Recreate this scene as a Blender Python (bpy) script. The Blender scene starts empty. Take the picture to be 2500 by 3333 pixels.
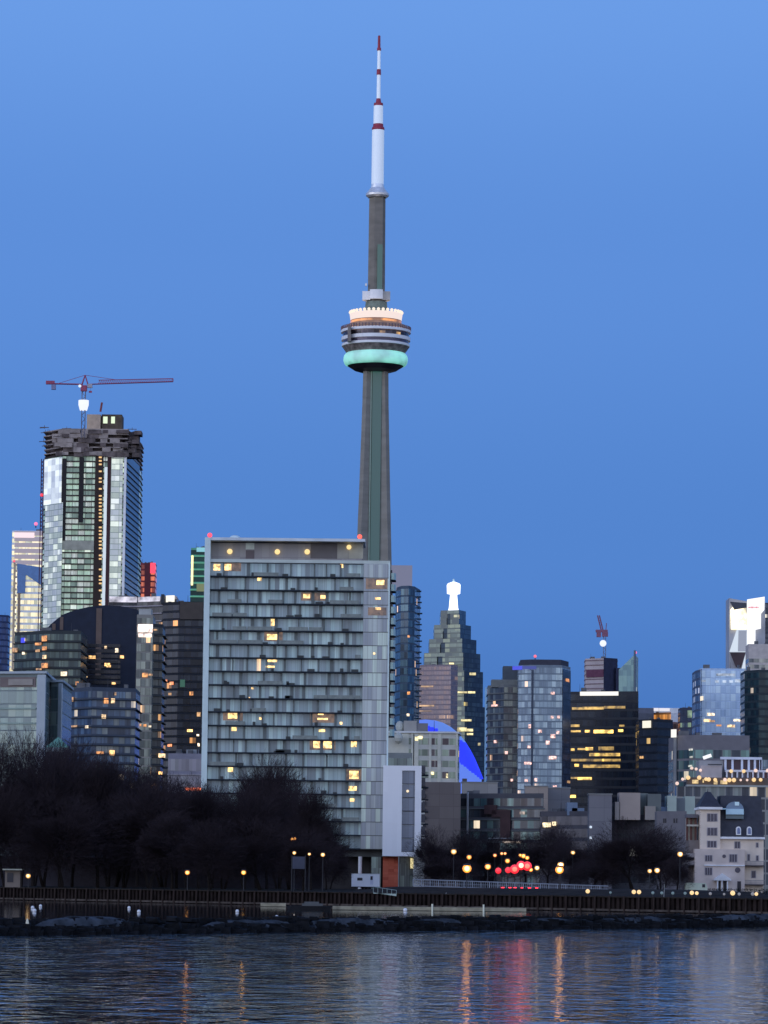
import bpy, math, random
from mathutils import Vector, Matrix
R = math.radians
random.seed(7)
scn = bpy.context.scene
C = scn.collection
# ------------------------------------------------------------------ camera
CX, CY, F = 1250.0, 1666.5, 11870.0
CAM = Vector((0, 0, 4.5))
PITCH = math.atan((2860 - CY) / F); ROLL = R(0.62)
RM = Matrix.Rotation(math.pi/2 + PITCH, 3, 'X') @ Matrix.Rotation(ROLL, 3, 'Z')
cd = bpy.data.cameras.new('camera'); cam = bpy.data.objects.new('camera', cd); C.objects.link(cam)
cam.location = CAM; cam.rotation_euler = RM.to_euler()
cd.sensor_fit = 'VERTICAL'; cd.sensor_height = 36; cd.lens = F * 36 / 3333.0
cd.clip_start = 1; cd.clip_end = 60000
scn.camera = cam
def ray(px, py):
    return RM @ Vector(((px - CX) / F, -(py - CY) / F, -1))
def at(px, py, Y):
    d = ray(px, py); return CAM + d * (Y / d.y)
def gnd(px, py, z=0.0):
    d = ray(px, py); return CAM + d * ((z - CAM.z) / d.z)
def zat(px, py, Y): return at(px, py, Y).z
LAND = 2.22
# ------------------------------------------------------------------ materials
def lin(v):
    v /= 255.0
    return v / 12.92 if v <= .04045 else ((v + .055) / 1.055) ** 2.4
ILL = (0.44, 0.465, 0.65)
def D(r, g, b):           # surface colour from how it looks under the dusk light
    return tuple(min(.9, max(.004, lin(x) / i)) for x, i in zip((r, g, b), ILL)) + (1,)
def E(r, g, b): return (lin(r), lin(g), lin(b), 1)
MATS = {}
def newmat(name):
    m = bpy.data.materials.new(name); m.use_nodes = True
    nt = m.node_tree; return m, nt, nt.nodes['Principled BSDF']
def flat(name, col, rough=.8, metal=0., var=.12, scale=.4, bump=0., stretch=None):
    if name in MATS: return MATS[name]
    m, nt, b = newmat(name)
    b.inputs['Roughness'].default_value = rough; b.inputs['Metallic'].default_value = metal
    tc = nt.nodes.new('ShaderNodeTexCoord')
    n = nt.nodes.new('ShaderNodeTexNoise'); n.inputs['Scale'].default_value = scale; n.inputs['Detail'].default_value = 5
    if rough >= .88: b.inputs['Specular IOR Level'].default_value = .08
    if stretch:
        mp = nt.nodes.new('ShaderNodeMapping'); mp.inputs['Scale'].default_value = stretch
        nt.links.new(tc.outputs['Object'], mp.inputs[0]); nt.links.new(mp.outputs[0], n.inputs['Vector'])
    else: nt.links.new(tc.outputs['Object'], n.inputs['Vector'])
    mr = nt.nodes.new('ShaderNodeMapRange'); mr.inputs[1].default_value = .3; mr.inputs[2].default_value = .7
    mr.inputs[3].default_value = 1 - var; mr.inputs[4].default_value = 1 + var
    nt.links.new(n.outputs['Fac'], mr.inputs[0])
    mx = nt.nodes.new('ShaderNodeVectorMath'); mx.operation = 'SCALE'
    mx.inputs[0].default_value = col[:3]; nt.links.new(mr.outputs[0], mx.inputs['Scale'])
    nt.links.new(mx.outputs[0], b.inputs['Base Color'])
    if bump:
        bp = nt.nodes.new('ShaderNodeBump'); bp.inputs['Strength'].default_value = bump
        nt.links.new(n.outputs['Fac'], bp.inputs['Height']); nt.links.new(bp.outputs[0], b.inputs['Normal'])
    MATS[name] = m; return m
def glow(name, col, s):
    if name in MATS: return MATS[name]
    m, nt, b = newmat(name)
    b.inputs['Base Color'].default_value = (.12, .12, .12, 1); b.inputs['Roughness'].default_value = .5
    b.inputs['Emission Color'].default_value = col
    b.inputs['Emission Strength'].default_value = s
    MATS[name] = m; return m
def room(name, col, s, sc=.9):
    """the inside of a lit room seen through its window: bright and dim patches"""
    if name in MATS: return MATS[name]
    m, nt, b = newmat(name)
    b.inputs['Base Color'].default_value = (.1, .1, .1, 1); b.inputs['Roughness'].default_value = .2
    tc = nt.nodes.new('ShaderNodeTexCoord')
    n = nt.nodes.new('ShaderNodeTexNoise'); n.inputs['Scale'].default_value = sc; n.inputs['Detail'].default_value = 3
    nt.links.new(tc.outputs['Object'], n.inputs['Vector'])
    mr = nt.nodes.new('ShaderNodeMapRange'); mr.inputs[1].default_value = .35; mr.inputs[2].default_value = .62
    mr.inputs[3].default_value = s * .25; mr.inputs[4].default_value = s * 1.2
    nt.links.new(n.outputs['Fac'], mr.inputs[0])
    b.inputs['Emission Color'].default_value = col
    nt.links.new(mr.outputs[0], b.inputs['Emission Strength'])
    m.cycles.emission_sampling = 'NONE'
    MATS[name] = m; return m
def facade(name, cw, ch, cols, mull=(.08, (60, 65, 75)), lit=0., litcol=(255, 190, 110), lits=1.2, litw=1,
           metal=.25, rough=.22, vcurt=.25, seed=0., hline=0.):
    """rows of panes: every pane its own tone, thin mullions, some rooms lit"""
    if name in MATS: return MATS[name]
    m, nt, b = newmat(name); N = nt.nodes.new; L = nt.links.new
    def math_(op, a, bb=None, c=None):
        n = N('ShaderNodeMath'); n.operation = op
        for i, x in enumerate((a, bb, c)):
            if x is None: continue
            if isinstance(x, (int, float)): n.inputs[i].default_value = x
            else: L(x, n.inputs[i])
        return n.outputs[0]
    uv = N('ShaderNodeUVMap'); sp = N('ShaderNodeSeparateXYZ'); L(uv.outputs[0], sp.inputs[0])
    u = math_('DIVIDE', sp.outputs[0], cw); v = math_('DIVIDE', sp.outputs[1], ch)
    cu = math_('FLOOR', u); cv = math_('FLOOR', v)
    def wn(a, c, s):
        cb = N('ShaderNodeCombineXYZ'); L(a, cb.inputs[0]); L(c, cb.inputs[1]); cb.inputs[2].default_value = s
        w = N('ShaderNodeTexWhiteNoise'); L(cb.outputs[0], w.inputs['Vector']); return w.outputs['Value']
    r1 = wn(cu, cv, seed + 1.3)
    ramp = N('ShaderNodeValToRGB'); ramp.color_ramp.interpolation = 'CONSTANT'
    el = ramp.color_ramp.elements
    while len(el) < len(cols): el.new(.5)
    for i, c in enumerate(cols):
        el[i].position = i / len(cols); el[i].color = D(*c)
    L(r1, ramp.inputs[0])
    # curtains: finer upright bands of random tone
    r2 = wn(math_('FLOOR', math_('MULTIPLY', u, 3.0)), cv, seed + 4.1)
    k = math_('MULTIPLY_ADD', r2, 2 * vcurt, 1 - vcurt)
    sc = N('ShaderNodeVectorMath'); sc.operation = 'SCALE'; L(ramp.outputs[0], sc.inputs[0]); L(k, sc.inputs['Scale'])
    fu = math_('FRACT', u); ism = math_('LESS_THAN', fu, mull[0])
    if hline:
        fv = math_('FRACT', v); ism = math_('MAXIMUM', ism, math_('LESS_THAN', fv, hline))
    mx = N('ShaderNodeMix'); mx.data_type = 'RGBA'
    L(ism, mx.inputs[0]); L(sc.outputs[0], mx.inputs[6]); mx.inputs[7].default_value = D(*mull[1])
    L(mx.outputs[2], b.inputs['Base Color'])
    b.inputs['Metallic'].default_value = metal; b.inputs['Roughness'].default_value = rough
    if lit > 0:
        r3 = wn(math_('FLOOR', math_('DIVIDE', u, litw)), cv, seed + 9.7)
        r4 = wn(math_('FLOOR', math_('MULTIPLY', u, 2.0)), cv, seed + 2.9)
        on = math_('LESS_THAN', r3, lit)
        s = math_('MULTIPLY', on, math_('MULTIPLY_ADD', r4, lits * 1.4, lits * .15))
        s = math_('MULTIPLY', s, math_('SUBTRACT', 1.0, ism))
        b.inputs['Emission Color'].default_value = E(*litcol)
        L(s, b.inputs['Emission Strength'])
        m.cycles.emission_sampling = 'NONE'
    MATS[name] = m; return m
# ------------------------------------------------------------------ mesh collector
class MB:
    def __init__(s): s.v = []; s.f = []; s.uv = []; s.m = []
    def face(s, pts, uv=None, m=0):
        n = len(s.v); s.v += [Vector(p) for p in pts]; s.f.append(list(range(n, n + len(pts)))); s.m.append(m)
        if uv is None:
            a = Vector(pts[1]) - Vector(pts[0]); c = Vector(pts[2]) - Vector(pts[1]); nn = a.cross(c)
            if nn.length > 0: nn.normalize()
            if abs(nn.z) > .7: uv = [(p[0], p[1]) for p in pts]
            else:
                t = Vector((-nn.y, nn.x, 0)); t = t.normalized() if t.length > 1e-6 else Vector((1, 0, 0))
                uv = [(p[0] * t.x + p[1] * t.y, p[2]) for p in pts]
        s.uv.append(uv); return s
    def prism(s, poly, z0, z1, m=0, zr=0., top=None, u0=0.):
        """upright prism; top: optional list of z per corner"""
        n = len(poly); u = u0; zt = top or [z1] * n
        for i in range(n):
            a, c = poly[i], poly[(i + 1) % n]; l = math.hypot(c[0] - a[0], c[1] - a[1])
            j = (i + 1) % n
            s.face([(a[0], a[1], z0), (c[0], c[1], z0), (c[0], c[1], zt[j]), (a[0], a[1], zt[i])],
                   [(u, z0 - zr), (u + l, z0 - zr), (u + l, zt[j] - zr), (u, zt[i] - zr)], m)
            u += l
        s.face([(p[0], p[1], z) for p, z in zip(poly, zt)], None, m)
        s.face([(p[0], p[1], z0) for p in reversed(poly)], None, m)
        return s
    def box(s, x0, x1, y0, y1, z0, z1, m=0, zr=0.):
        return s.prism([(x0, y0), (x1, y0), (x1, y1), (x0, y1)], z0, z1, m, zr)
    def bar(s, p, q, r, m=0, n=4, r2=None):
        p = Vector(p); q = Vector(q); d = (q - p)
        if d.length < 1e-6: return s
        d.normalize(); a = d.orthogonal().normalized(); c = d.cross(a); r2 = r if r2 is None else r2
        A = [p + (a * math.cos(2*math.pi*(k+.5)/n) + c * math.sin(2*math.pi*(k+.5)/n)) * r for k in range(n)]
        B = [q + (a * math.cos(2*math.pi*(k+.5)/n) + c * math.sin(2*math.pi*(k+.5)/n)) * r2 for k in range(n)]
        for k in range(n):
            j = (k + 1) % n; s.face([A[k], A[j], B[j], B[k]], [(0, 0)] * 4, m)
        s.face(list(reversed(A)), [(0, 0)] * n, m); s.face(B, [(0, 0)] * n, m)
        return s
    def lathe(s, c, prof, n=32, m=0, a0=0., mf=None):
        """prof: list of (radius, z) from bottom to top"""
        for i in range(len(prof) - 1):
            (r0, z0), (r1, z1) = prof[i], prof[i + 1]
            for k in range(n):
                t0 = a0 + 2*math.pi*k/n; t1 = a0 + 2*math.pi*(k+1)/n
                P = lambda r, t, z: (c[0] + r*math.cos(t), c[1] + r*math.sin(t), z)
                q = [P(r0, t0, z0), P(r0, t1, z0), P(r1, t1, z1), P(r1, t0, z1)]
                s.face(q, [(t0*r0, z0), (t1*r0, z0), (t1*r0, z1), (t0*r0, z1)], mf(q) if mf else m)
        return s
    def ball(s, c, r, m=0, n=10, sq=1.):
        pr = [(max(.001, r*math.cos(t)), c[2] + r*sq*math.sin(t)) for t in [math.pi*(k/6 - .5) for k in range(7)]]
        return s.lathe(c, pr, n, m)
    def build(s, name, mats, parent=None, smooth=False, label=None):
        if not isinstance(mats, (list, tuple)): mats = [mats]
        org = Vector((0, 0, 0)); p = parent
        while p is not None: org += p.location; p = p.parent
        me = bpy.data.meshes.new(name)
        own = Vector((0, 0, 0))
        if parent is None and s.v:
            xs = [v.x for v in s.v]; ys = [v.y for v in s.v]; zs = [v.z for v in s.v]
            own = Vector(((min(xs)+max(xs))/2, (min(ys)+max(ys))/2, min(zs)))
        me.from_pydata([v - org - own for v in s.v], [], s.f)
        uvl = me.uv_layers.new(name='UVMap'); fl = []
        for uv in s.uv:
            for q in uv: fl += [q[0], q[1]]
        uvl.data.foreach_set('uv', fl)
        for mt in mats: me.materials.append(mt)
        me.polygons.foreach_set('material_index', s.m)
        if smooth: me.polygons.foreach_set('use_smooth', [True] * len(s.f))
        me.update()
        o = bpy.data.objects.new(name, me); C.objects.link(o)
        if parent is not None: o.parent = parent
        else: o.location = own
        if label: o['label'] = label
        return o
def tag(o, label, cat, group=None, kind=None):
    if label: o['label'] = label
    if cat: o['category'] = cat
    if group: o['group'] = group
    if kind: o['kind'] = kind
    return o
def thing(name, label, cat, loc, group=None):
    o = bpy.data.objects.new(name, None); C.objects.link(o); o.location = loc
    o.empty_display_size = 1
    return tag(o, label, cat, group)
def struct(name, mb, mat, smooth=False):
    o = mb.build(name, mat, None, smooth); o['kind'] = 'structure'; return o
def offset(poly, d):
    n = len(poly); out = []
    for i in range(n):
        p0 = Vector(poly[i-1][:2]); p1 = Vector(poly[i][:2]); p2 = Vector(poly[(i+1) % n][:2])
        e1 = (p1 - p0).normalized(); e2 = (p2 - p1).normalized()
        n1 = Vector((e1.y, -e1.x)); n2 = Vector((e2.y, -e2.x))
        k = n1 + n2; den = max(.35, 1 + n1.dot(n2)); out.append(tuple(p1 + k * (d / den)))
    return out
def foot(cols, y, depth=20):
    P = [at(px, y, d) for px, d in cols]; pts = [(p.x, p.y) for p in P]
    a, b = pts[-1], pts[0]
    ym = max(p[1] for p in pts) + depth
    return pts + [(a[0] - .3, ym), (b[0] + .3, ym)]
def hit(A, B, px, py, out=0.):
    """where the sight line meets the upright plane through A and B"""
    d = ray(px, py); A = Vector(A[:2]); B = Vector(B[:2]); e = (B - A).normalized(); n = Vector((e.y, -e.x))
    A = A + n * out
    t = (A - CAM.xy).dot(n) / d.xy.dot(n)
    return CAM + d * t
def panel(mb, A, B, x0, x1, y0, y1, out=.1, thick=.12, m=0, zr=0.):
    """a slab lying on the wall A-B that covers the given stretch"""
    ym = (y0 + y1) / 2; xm = (x0 + x1) / 2
    p = hit(A, B, x0, ym, out); q = hit(A, B, x1, ym, out); zt = hit(A, B, xm, y0, out).z; zb = hit(A, B, xm, y1, out).z
    e = (q - p).xy.normalized(); n = Vector((-e.y, e.x)) * thick
    mb.prism([(p.x, p.y), (q.x, q.y), (q.x + n.x, q.y + n.y), (p.x + n.x, p.y + n.y)], zb, zt, m, zr)
    return mb
WARM = lambda s=1: room('warm_room_%g' % s, E(255, 196, 120), s)
RL = random.Random(77)
def lits(root, A, B, rows, mat, name='lit_window', out=.12):
    base = mat
    for px, py, w, h in rows:
        if base.name.startswith('warm_room'):
            s = float(base.name.split('_')[2]); k = RL.randrange(5)
            c, f = (((255, 196, 120), 1), ((255, 214, 160), .6), ((255, 170, 92), .45), ((255, 230, 196), .8), ((236, 180, 120), .3))[k]
            mat = base if k == 0 else room('lit_room_%d_%g' % (k, s), E(*c), s * f)
        panel(MB(), A, B, px - w/2, px + w/2, py - h/2, py + h/2, out, .1).build(name, mat, root)
def tower(name, label, cols, yt, fh, win, wall, yb=None, depth=20, frac=(.22, .92), outw=.04, bal=0., balmat=None,
          ylow=2900, cat='building', group=None, slab=0., slabmat=None, yref=None, para=1.0, z0=None, roofs=True):
    """storeyed building: wall core, one window band per storey, optional balconies"""
    yref = yref or yt
    fp = foot(cols, yref, depth); cm = min(cols, key=lambda c: c[1])
    zt = zat(cm[0], yt, cm[1]); zb = LAND if z0 is None else z0
    cx = sum(p[0] for p in fp) / len(fp); cy = sum(p[1] for p in fp) / len(fp)
    root = thing(name, label, cat, (cx, cy, zb), group)
    MB().prism(fp, zb, zt, 0, zt).build('wall', wall, root)
    n = int((zt - para - zb) / fh)
    zlow = zat(cm[0], ylow, cm[1])
    for k in range(min(n, 95)):
        z1 = zt - para - k * fh; z0_ = z1 - fh
        if z1 < zlow: break
        f = offset(fp, outw)
        MB().prism(f, z0_ + frac[0] * fh, z0_ + frac[1] * fh, 0, zt - para).build('window_band', win, root)
        if bal:
            f = offset(fp, bal)
            b = MB().prism(f, z0_ - .12, z0_ + .1)
            bo = b.build('balcony', balmat or wall, root)
        elif slab:
            MB().prism(offset(fp, slab), z0_ - .15, z0_ + .15).build('floor_edge', slabmat or wall, root)
    xa = min(p[0] for p in fp); xb = max(p[0] for p in fp); ya = max(c[1] for c in cols)
    if fh < 20 and xb - xa > 9 and roofs:
        for q in range(RL.choice((2, 3, 4))):
            w_ = RL.uniform(1.0, (xb - xa) * .16); x_ = RL.uniform(xa + 1.5, xb - w_ - 1.5); d_ = RL.uniform(1.5, 4)
            MB().box(x_, x_ + w_, ya + d_, ya + d_ + 3, zt - .2, zt + RL.uniform(.7, 2.2) * (.6 if xb - xa < 20 else 1)).build('roof_vent', flat('roof_plant', D(70, 72, 86), .8, var=.3, scale=.5), root)
        x_ = RL.uniform(xa + 2, xb - 2); MB().bar((x_, ya + 2, zt - .1), (x_, ya + 2, zt + RL.uniform(2, 4)), .12, r2=.05).build('roof_aerial', flat('aerial', (.05, .05, .06, 1)), root)
    return root, fp, zt
def clad(name, col, cw=3.2, ch=3.0, v=5):
    c = tuple(min(255, x + 5) for x in col); f = lambda k: tuple(min(255, x + k) for x in c)
    return facade(name, cw, ch, [c, f(v), f(-v), f(v//2)], (.02, f(-14)), metal=0., rough=.85, vcurt=.02, hline=.03)
def roofbox(root, px0, px1, y0, y1, d, dep, mat, name='roof_housing'):
    a = at(px0, y1, d); b = at(px1, y1, d)
    MB().box(a.x, b.x, d, d + dep, min(a.z, b.z) - .6, zat((px0+px1)/2, y0, d)).build(name, mat, root)
# ------------------------------------------------------------------ sky and light
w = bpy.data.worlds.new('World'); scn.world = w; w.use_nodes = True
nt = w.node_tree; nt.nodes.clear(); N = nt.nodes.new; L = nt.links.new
SUN_EL, SUN_AZ = R(2.0), R(238)      # last glow of the sun, low in the west behind the camera
sky = N('ShaderNodeTexSky'); sky.sky_type = 'NISHITA'; sky.sun_disc = False
sky.sun_elevation = R(1.0); sky.sun_rotation = SUN_AZ
tc = N('ShaderNodeTexCoord'); sp = N('ShaderNodeSeparateXYZ'); L(tc.outputs['Generated'], sp.inputs[0])
def ramp(pairs, src):
    r = N('ShaderNodeValToRGB'); r.color_ramp.interpolation = 'EASE'; e = r.color_ramp.elements
    while len(e) < len(pairs): e.new(.5)
    for i, (p, c) in enumerate(pairs): e[i].position = p; e[i].color = E(*c)
    L(src, r.inputs[0]); return r.outputs[0]
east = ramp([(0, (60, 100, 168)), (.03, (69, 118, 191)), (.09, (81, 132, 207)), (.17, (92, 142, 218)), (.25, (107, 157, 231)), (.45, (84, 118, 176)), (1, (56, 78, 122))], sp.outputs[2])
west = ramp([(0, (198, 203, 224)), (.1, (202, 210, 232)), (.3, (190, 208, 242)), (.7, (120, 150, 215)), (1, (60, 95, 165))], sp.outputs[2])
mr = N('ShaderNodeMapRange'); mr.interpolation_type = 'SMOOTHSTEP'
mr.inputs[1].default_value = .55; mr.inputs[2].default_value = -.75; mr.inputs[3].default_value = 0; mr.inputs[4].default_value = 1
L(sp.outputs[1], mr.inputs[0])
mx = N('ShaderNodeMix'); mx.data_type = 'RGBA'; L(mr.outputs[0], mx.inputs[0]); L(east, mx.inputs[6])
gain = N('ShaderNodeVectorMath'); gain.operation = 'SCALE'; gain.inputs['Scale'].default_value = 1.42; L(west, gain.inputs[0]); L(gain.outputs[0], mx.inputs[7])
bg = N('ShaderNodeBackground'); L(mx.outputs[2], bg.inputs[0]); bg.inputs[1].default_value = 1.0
bs = N('ShaderNodeBackground'); L(sky.outputs[0], bs.inputs[0]); bs.inputs[1].default_value = .004
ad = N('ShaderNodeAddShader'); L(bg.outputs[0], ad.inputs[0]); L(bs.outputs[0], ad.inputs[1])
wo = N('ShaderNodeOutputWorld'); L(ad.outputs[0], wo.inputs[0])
sl = bpy.data.lights.new('sun', 'SUN'); sl.energy = .65; sl.angle = R(50); sl.color = (.94, .93, 1)
so = bpy.data.objects.new('sun', sl); C.objects.link(so)
so.rotation_euler = Vector((-math.sin(SUN_AZ) * math.cos(R(8)), -math.cos(SUN_AZ) * math.cos(R(8)), -math.sin(R(8)))).to_track_quat('-Z', 'Y').to_euler()
scn.view_settings.view_transform = 'Standard'; scn.view_settings.look = 'None'
scn.view_settings.exposure = 0; scn.view_settings.gamma = 1
scn.cycles.max_bounces = 5; scn.cycles.sample_clamp_indirect = 3; scn.cycles.caustics_reflective = False
# ------------------------------------------------------------------ water and land
m, nt, b = newmat('lake_water'); N = nt.nodes.new; L = nt.links.new
b.inputs['Base Color'].default_value = (.012, .017, .022, 1); b.inputs['Roughness'].default_value = .045; b.inputs['IOR'].default_value = 1.52
geo = N('ShaderNodeNewGeometry')
def wave(sx, sy, det, dist, amp):
    mp = N('ShaderNodeMapping'); mp.inputs['Scale'].default_value = (sx, sy, 1); L(geo.outputs['Position'], mp.inputs[0])
    n = N('ShaderNodeTexNoise'); n.inputs['Scale'].default_value = 1; n.inputs['Detail'].default_value = det; n.inputs['Distortion'].default_value = dist
    L(mp.outputs[0], n.inputs['Vector']); q = N('ShaderNodeMath'); q.operation = 'MULTIPLY'; q.inputs[1].default_value = amp
    L(n.outputs['Fac'], q.inputs[0]); return q.outputs[0]
def add(a, c, op='ADD'):
    q = N('ShaderNodeMath'); q.operation = op
    for i, x in enumerate((a, c)):
        if isinstance(x, (int, float)): q.inputs[i].default_value = x
        else: L(x, q.inputs[i])
    return q.outputs[0]
st_ = add(add(wave(.42, .55, 3, .6, 1.0), -.56), 0.0, 'MAXIMUM')
h = add(add(wave(.75, .35, 3, .3, .55), wave(2.6, 1.1, 2, .2, .11)), add(wave(.06, .025, 2, 0, 1.0), add(st_, 1.5, 'MULTIPLY')))
# sheltered basin behind the breakwater is calmer
spx = N('ShaderNodeSeparateXYZ'); L(geo.outputs['Position'], spx.inputs[0])
cm_ = N('ShaderNodeMapRange'); cm_.inputs[1].default_value = 285; cm_.inputs[2].default_value = 400; cm_.inputs[3].default_value = 1; cm_.inputs[4].default_value = .18
L(spx.outputs[1], cm_.inputs[0])
h = add(h, cm_.outputs[0], 'MULTIPLY')
bp = N('ShaderNodeBump'); bp.inputs['Strength'].default_value = 1; bp.inputs['Distance'].default_value = .17
L(h, bp.inputs['Height']); L(bp.outputs[0], b.inputs['Normal'])
WATER = m
def WY(x): return 580 - 1.1 * x
mb = MB(); mb.face([(-3000, -200, 0), (711, -200, 0), (-3000, WY(-3000) + 3, 0)])
struct('water', mb, WATER)
# shoreline: runs slightly away from the camera to the left
def gy(px, py): g = gnd(px, py, 0); return g
SL = gnd(300, 2934, 0); SRp = gnd(2400, 2977, 0)
print('shore', SL, SRp)
SH = [(-3000, 560), (3000, 560)]
mb = MB(); mb.face([(-3000, WY(-3000) + 1.0, LAND), (709, -199, LAND), (40000, -199, LAND), (40000, 50000, LAND), (-40000, 50000, LAND), (-40000, 4000, LAND)])
struct('ground', mb, flat('park_ground', (.028, .024, .02, 1), .95, var=.4, scale=.05))
# strip of quay paving along the wall
mb = MB(); mb.face([(-70, WY(-70) + .9, LAND + .008), (75, WY(75) + .9, LAND + .008), (75, WY(75) + 9, LAND + .008), (-70, WY(-70) + 9, LAND + .008)])
struct('quay_path', mb, flat('quay_paving', (.022, .022, .02, 1), .95, scale=.5))
# road on the quay
mb = MB(); mb.face([(18, 590, LAND+.016), (36, 590, LAND+.016), (38, 900, LAND+.016), (24, 900, LAND+.016)])
struct('road', mb, flat('asphalt', (.05, .05, .052, 1), .9, scale=.6))
# sheet pile wall with upright ribs
root = thing('seawall', 'long dark brown sheet pile quay wall with upright ribs above the basin', 'quay wall', (0, 580, 0))
rust = flat('rusty_sheet_pile', D(30, 25, 29), .9, var=.45, scale=.7, bump=.3)
mb = MB(); x = -110.0
while x < 118:
    mb.box(x, x + .5, 580.0, 581.2, -1.2, LAND); mb.box(x + .5, x + 1.0, 580.4, 581.2, -1.2, LAND - .01); x += 1.0
mb.build('pile_face', rust, root)
MB().box(-110, 118, 579.8, 580.9, LAND - .12, LAND + .06).build('cap_beam', flat('wall_cap', D(34, 31, 34), .9, var=.25), root)
MB().box(-110, 118, 579.6, 579.98, .12, .42).build('waler', flat('waler_timber', D(58, 54, 60), .9, var=.4, scale=.8), root)
mb = MB()
for k in range(75):
    x = -108 + k * 3.0; mb.bar((x, 579.5, -1), (x, 579.5, LAND + .1), .14, n=6)
mb.build('fender_pile', flat('fender_timber', D(40, 34, 38), .9), root)['kind'] = 'stuff'
root.rotation_euler.z = -math.atan(1.1)
# ------------------------------------------------------------------ breakwater of rubble and pale concrete caps
root = thing('breakwater', 'low dark rubble breakwater crossing the water in front of the basin', 'breakwater', (0, 310, 0))
rk = flat('dark_rubble', (.014, .015, .018, 1), .9, var=.5, scale=.8, bump=.5)  # rubble is given a darker tone than the caps
rk2 = flat('pale_cap_stone', D(46, 51, 66), .95, var=.6, scale=.6, bump=.5)  # caps are simply paler than the rubble
def bwy(x): return 318 + x * 1.6       # nearer on the left, farther on the right
rng = random.Random(3)
def rock(mb, c, s, m=0):
    P = []
    for dx in (-1, 1):
        for dy in (-1, 1):
            for dz in (-1, 1):
                P.append(Vector((c[0] + dx*s[0]*rng.uniform(.6, 1), c[1] + dy*s[1]*rng.uniform(.6, 1), c[2] + dz*s[2]*rng.uniform(.55, 1))))
    for q in ((0, 1, 3, 2), (4, 6, 7, 5), (0, 4, 5, 1), (2, 3, 7, 6), (1, 5, 7, 3), (0, 2, 6, 4)): mb.face([P[i] for i in q], None, m)
mb = MB(); mc = MB(); x = -40.0
while x < 50:
    y = bwy(x)
    for k in range(9):
        f = k / 8.0; zz = .62 * f - .12
        s = rng.choice((.2, .3, .4, .5, .7))
        rock(mb, (x + rng.uniform(-.4, .4), y + 1.9 * f + rng.uniform(-.3, .3), zz + rng.uniform(-.12, .1)), (s, s, s * .6))
    for k in range(4):
        s = rng.uniform(.3, .6); rock(mb, (x + rng.uniform(-.4, .4), y + 3 + k + rng.uniform(-.3, .3), .95 - .25*k + rng.uniform(-.1, .15)), (s, s, s * .5))
    x += .4
mb.build('rubble', rk, root)['kind'] = 'stuff'
caps = [(-40, -27, .95), (-26.5, -19.3, 1.35), (-18.6, -14.8, .7), (-14.5, -7, 1.05), (-6.5, 2, 1.12), (2.6, 8, 1.05), (8.4, 10.6, .8), (11, 20, 1.0), (20.6, 30.5, 1.1), (31, 50, 1.25)]
for a, c, hh in caps:
    mb = MB(); n = int((c - a) / .9) + 1
    P = []
    for i in range(n + 1):
        x = a + (c - a) * i / n; y = bwy(x); e = math.sin(math.pi * i / n) ** .4 if 0 < i < n else 0.05
        P.append([(x, y + .8 + rng.uniform(-.25, .25), .3 + rng.uniform(-.12, .12)), (x, y + 1.7 + rng.uniform(-.25, .25), .42 + (hh - .42) * e * rng.uniform(.7, .95)),
                  (x, y + 3.4, .5 + (hh - .5) * e * rng.uniform(.95, 1.08)), (x, y + 4, .2)])
    for i in range(n):
        for j in range(3): mb.face([P[i][j], P[i+1][j], P[i+1][j+1], P[i][j+1]])
    mb.build('cap_slab', rk2, root)
# driftwood and small post standing on it
def up(px, py, d): return at(px, py, d)
q = at(957, 2992, 312)
mb = MB(); mb.bar((q.x - .55, 312, q.z - .5), (q.x + .1, 312.2, q.z), .07); mb.bar((q.x + .05, 312, q.z - .45), (q.x, 312.1, q.z + .45), .08, r2=.04); mb.bar((q.x, 312.1, q.z - .3), (q.x + .5, 312, q.z + .2), .06, r2=.03); mb.bar((q.x - .2, 312, q.z - .35), (q.x + .35, 312.1, q.z - .28), .07)
tag(mb.build('driftwood', flat('bleached_wood', D(150, 135, 130), .9)), 'pale bleached driftwood branch sticking up on the breakwater rocks', 'driftwood')
q = at(89, 3000, 276)
mb = MB(); mb.lathe((q.x, q.y), [(.16, q.z - .5), (.13, q.z - .1), (.05, q.z + .2), (.01, q.z + .24)], 8)
tag(mb.build('marker_cone', flat('pale_marker', D(170, 168, 172), .8)), 'tiny pale cone standing on the left end of the breakwater', 'marker')
# ------------------------------------------------------------------ floating docks
def dock(x0, x1, py, label, d=None, posts=()):
    a = gnd(x0, py, 0.0); c = gnd(x1, py + (x1 - x0) * .0102, 0.0)
    root = thing('floating_dock', label, 'dock', ((a.x + c.x)/2, a.y, 0))
    y = (a.y + c.y) / 2
    MB().box(a.x, c.x, y, y + 2.2, .06, .56).build('deck', flat('dock_timber', D(110, 108, 108), .9, var=.3, scale=.9), root)
    MB().box(a.x + .1, c.x - .1, y + .12, y + 2.1, -.3, .05).build('float', flat('dock_float', (.02, .02, .02, 1), .8), root)
    for px in posts:
        p = at(px, py, y - .12); MB().bar((p.x, y - .15, -.8), (p.x, y - .15, 1.0), .13, n=8).build('mooring_post', flat('white_post', D(170, 175, 180), .6), root)
    return y
dock(1082, 1712, 2962, 'long pale timber floating dock in front of the brown quay wall', posts=(1407, 1574))
dock(2410, 2560, 2975, 'short pale floating dock at the right edge of the picture')
dock(848, 930, 2951, 'small pale dock below the trees with a dark boat moored beside it')
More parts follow.
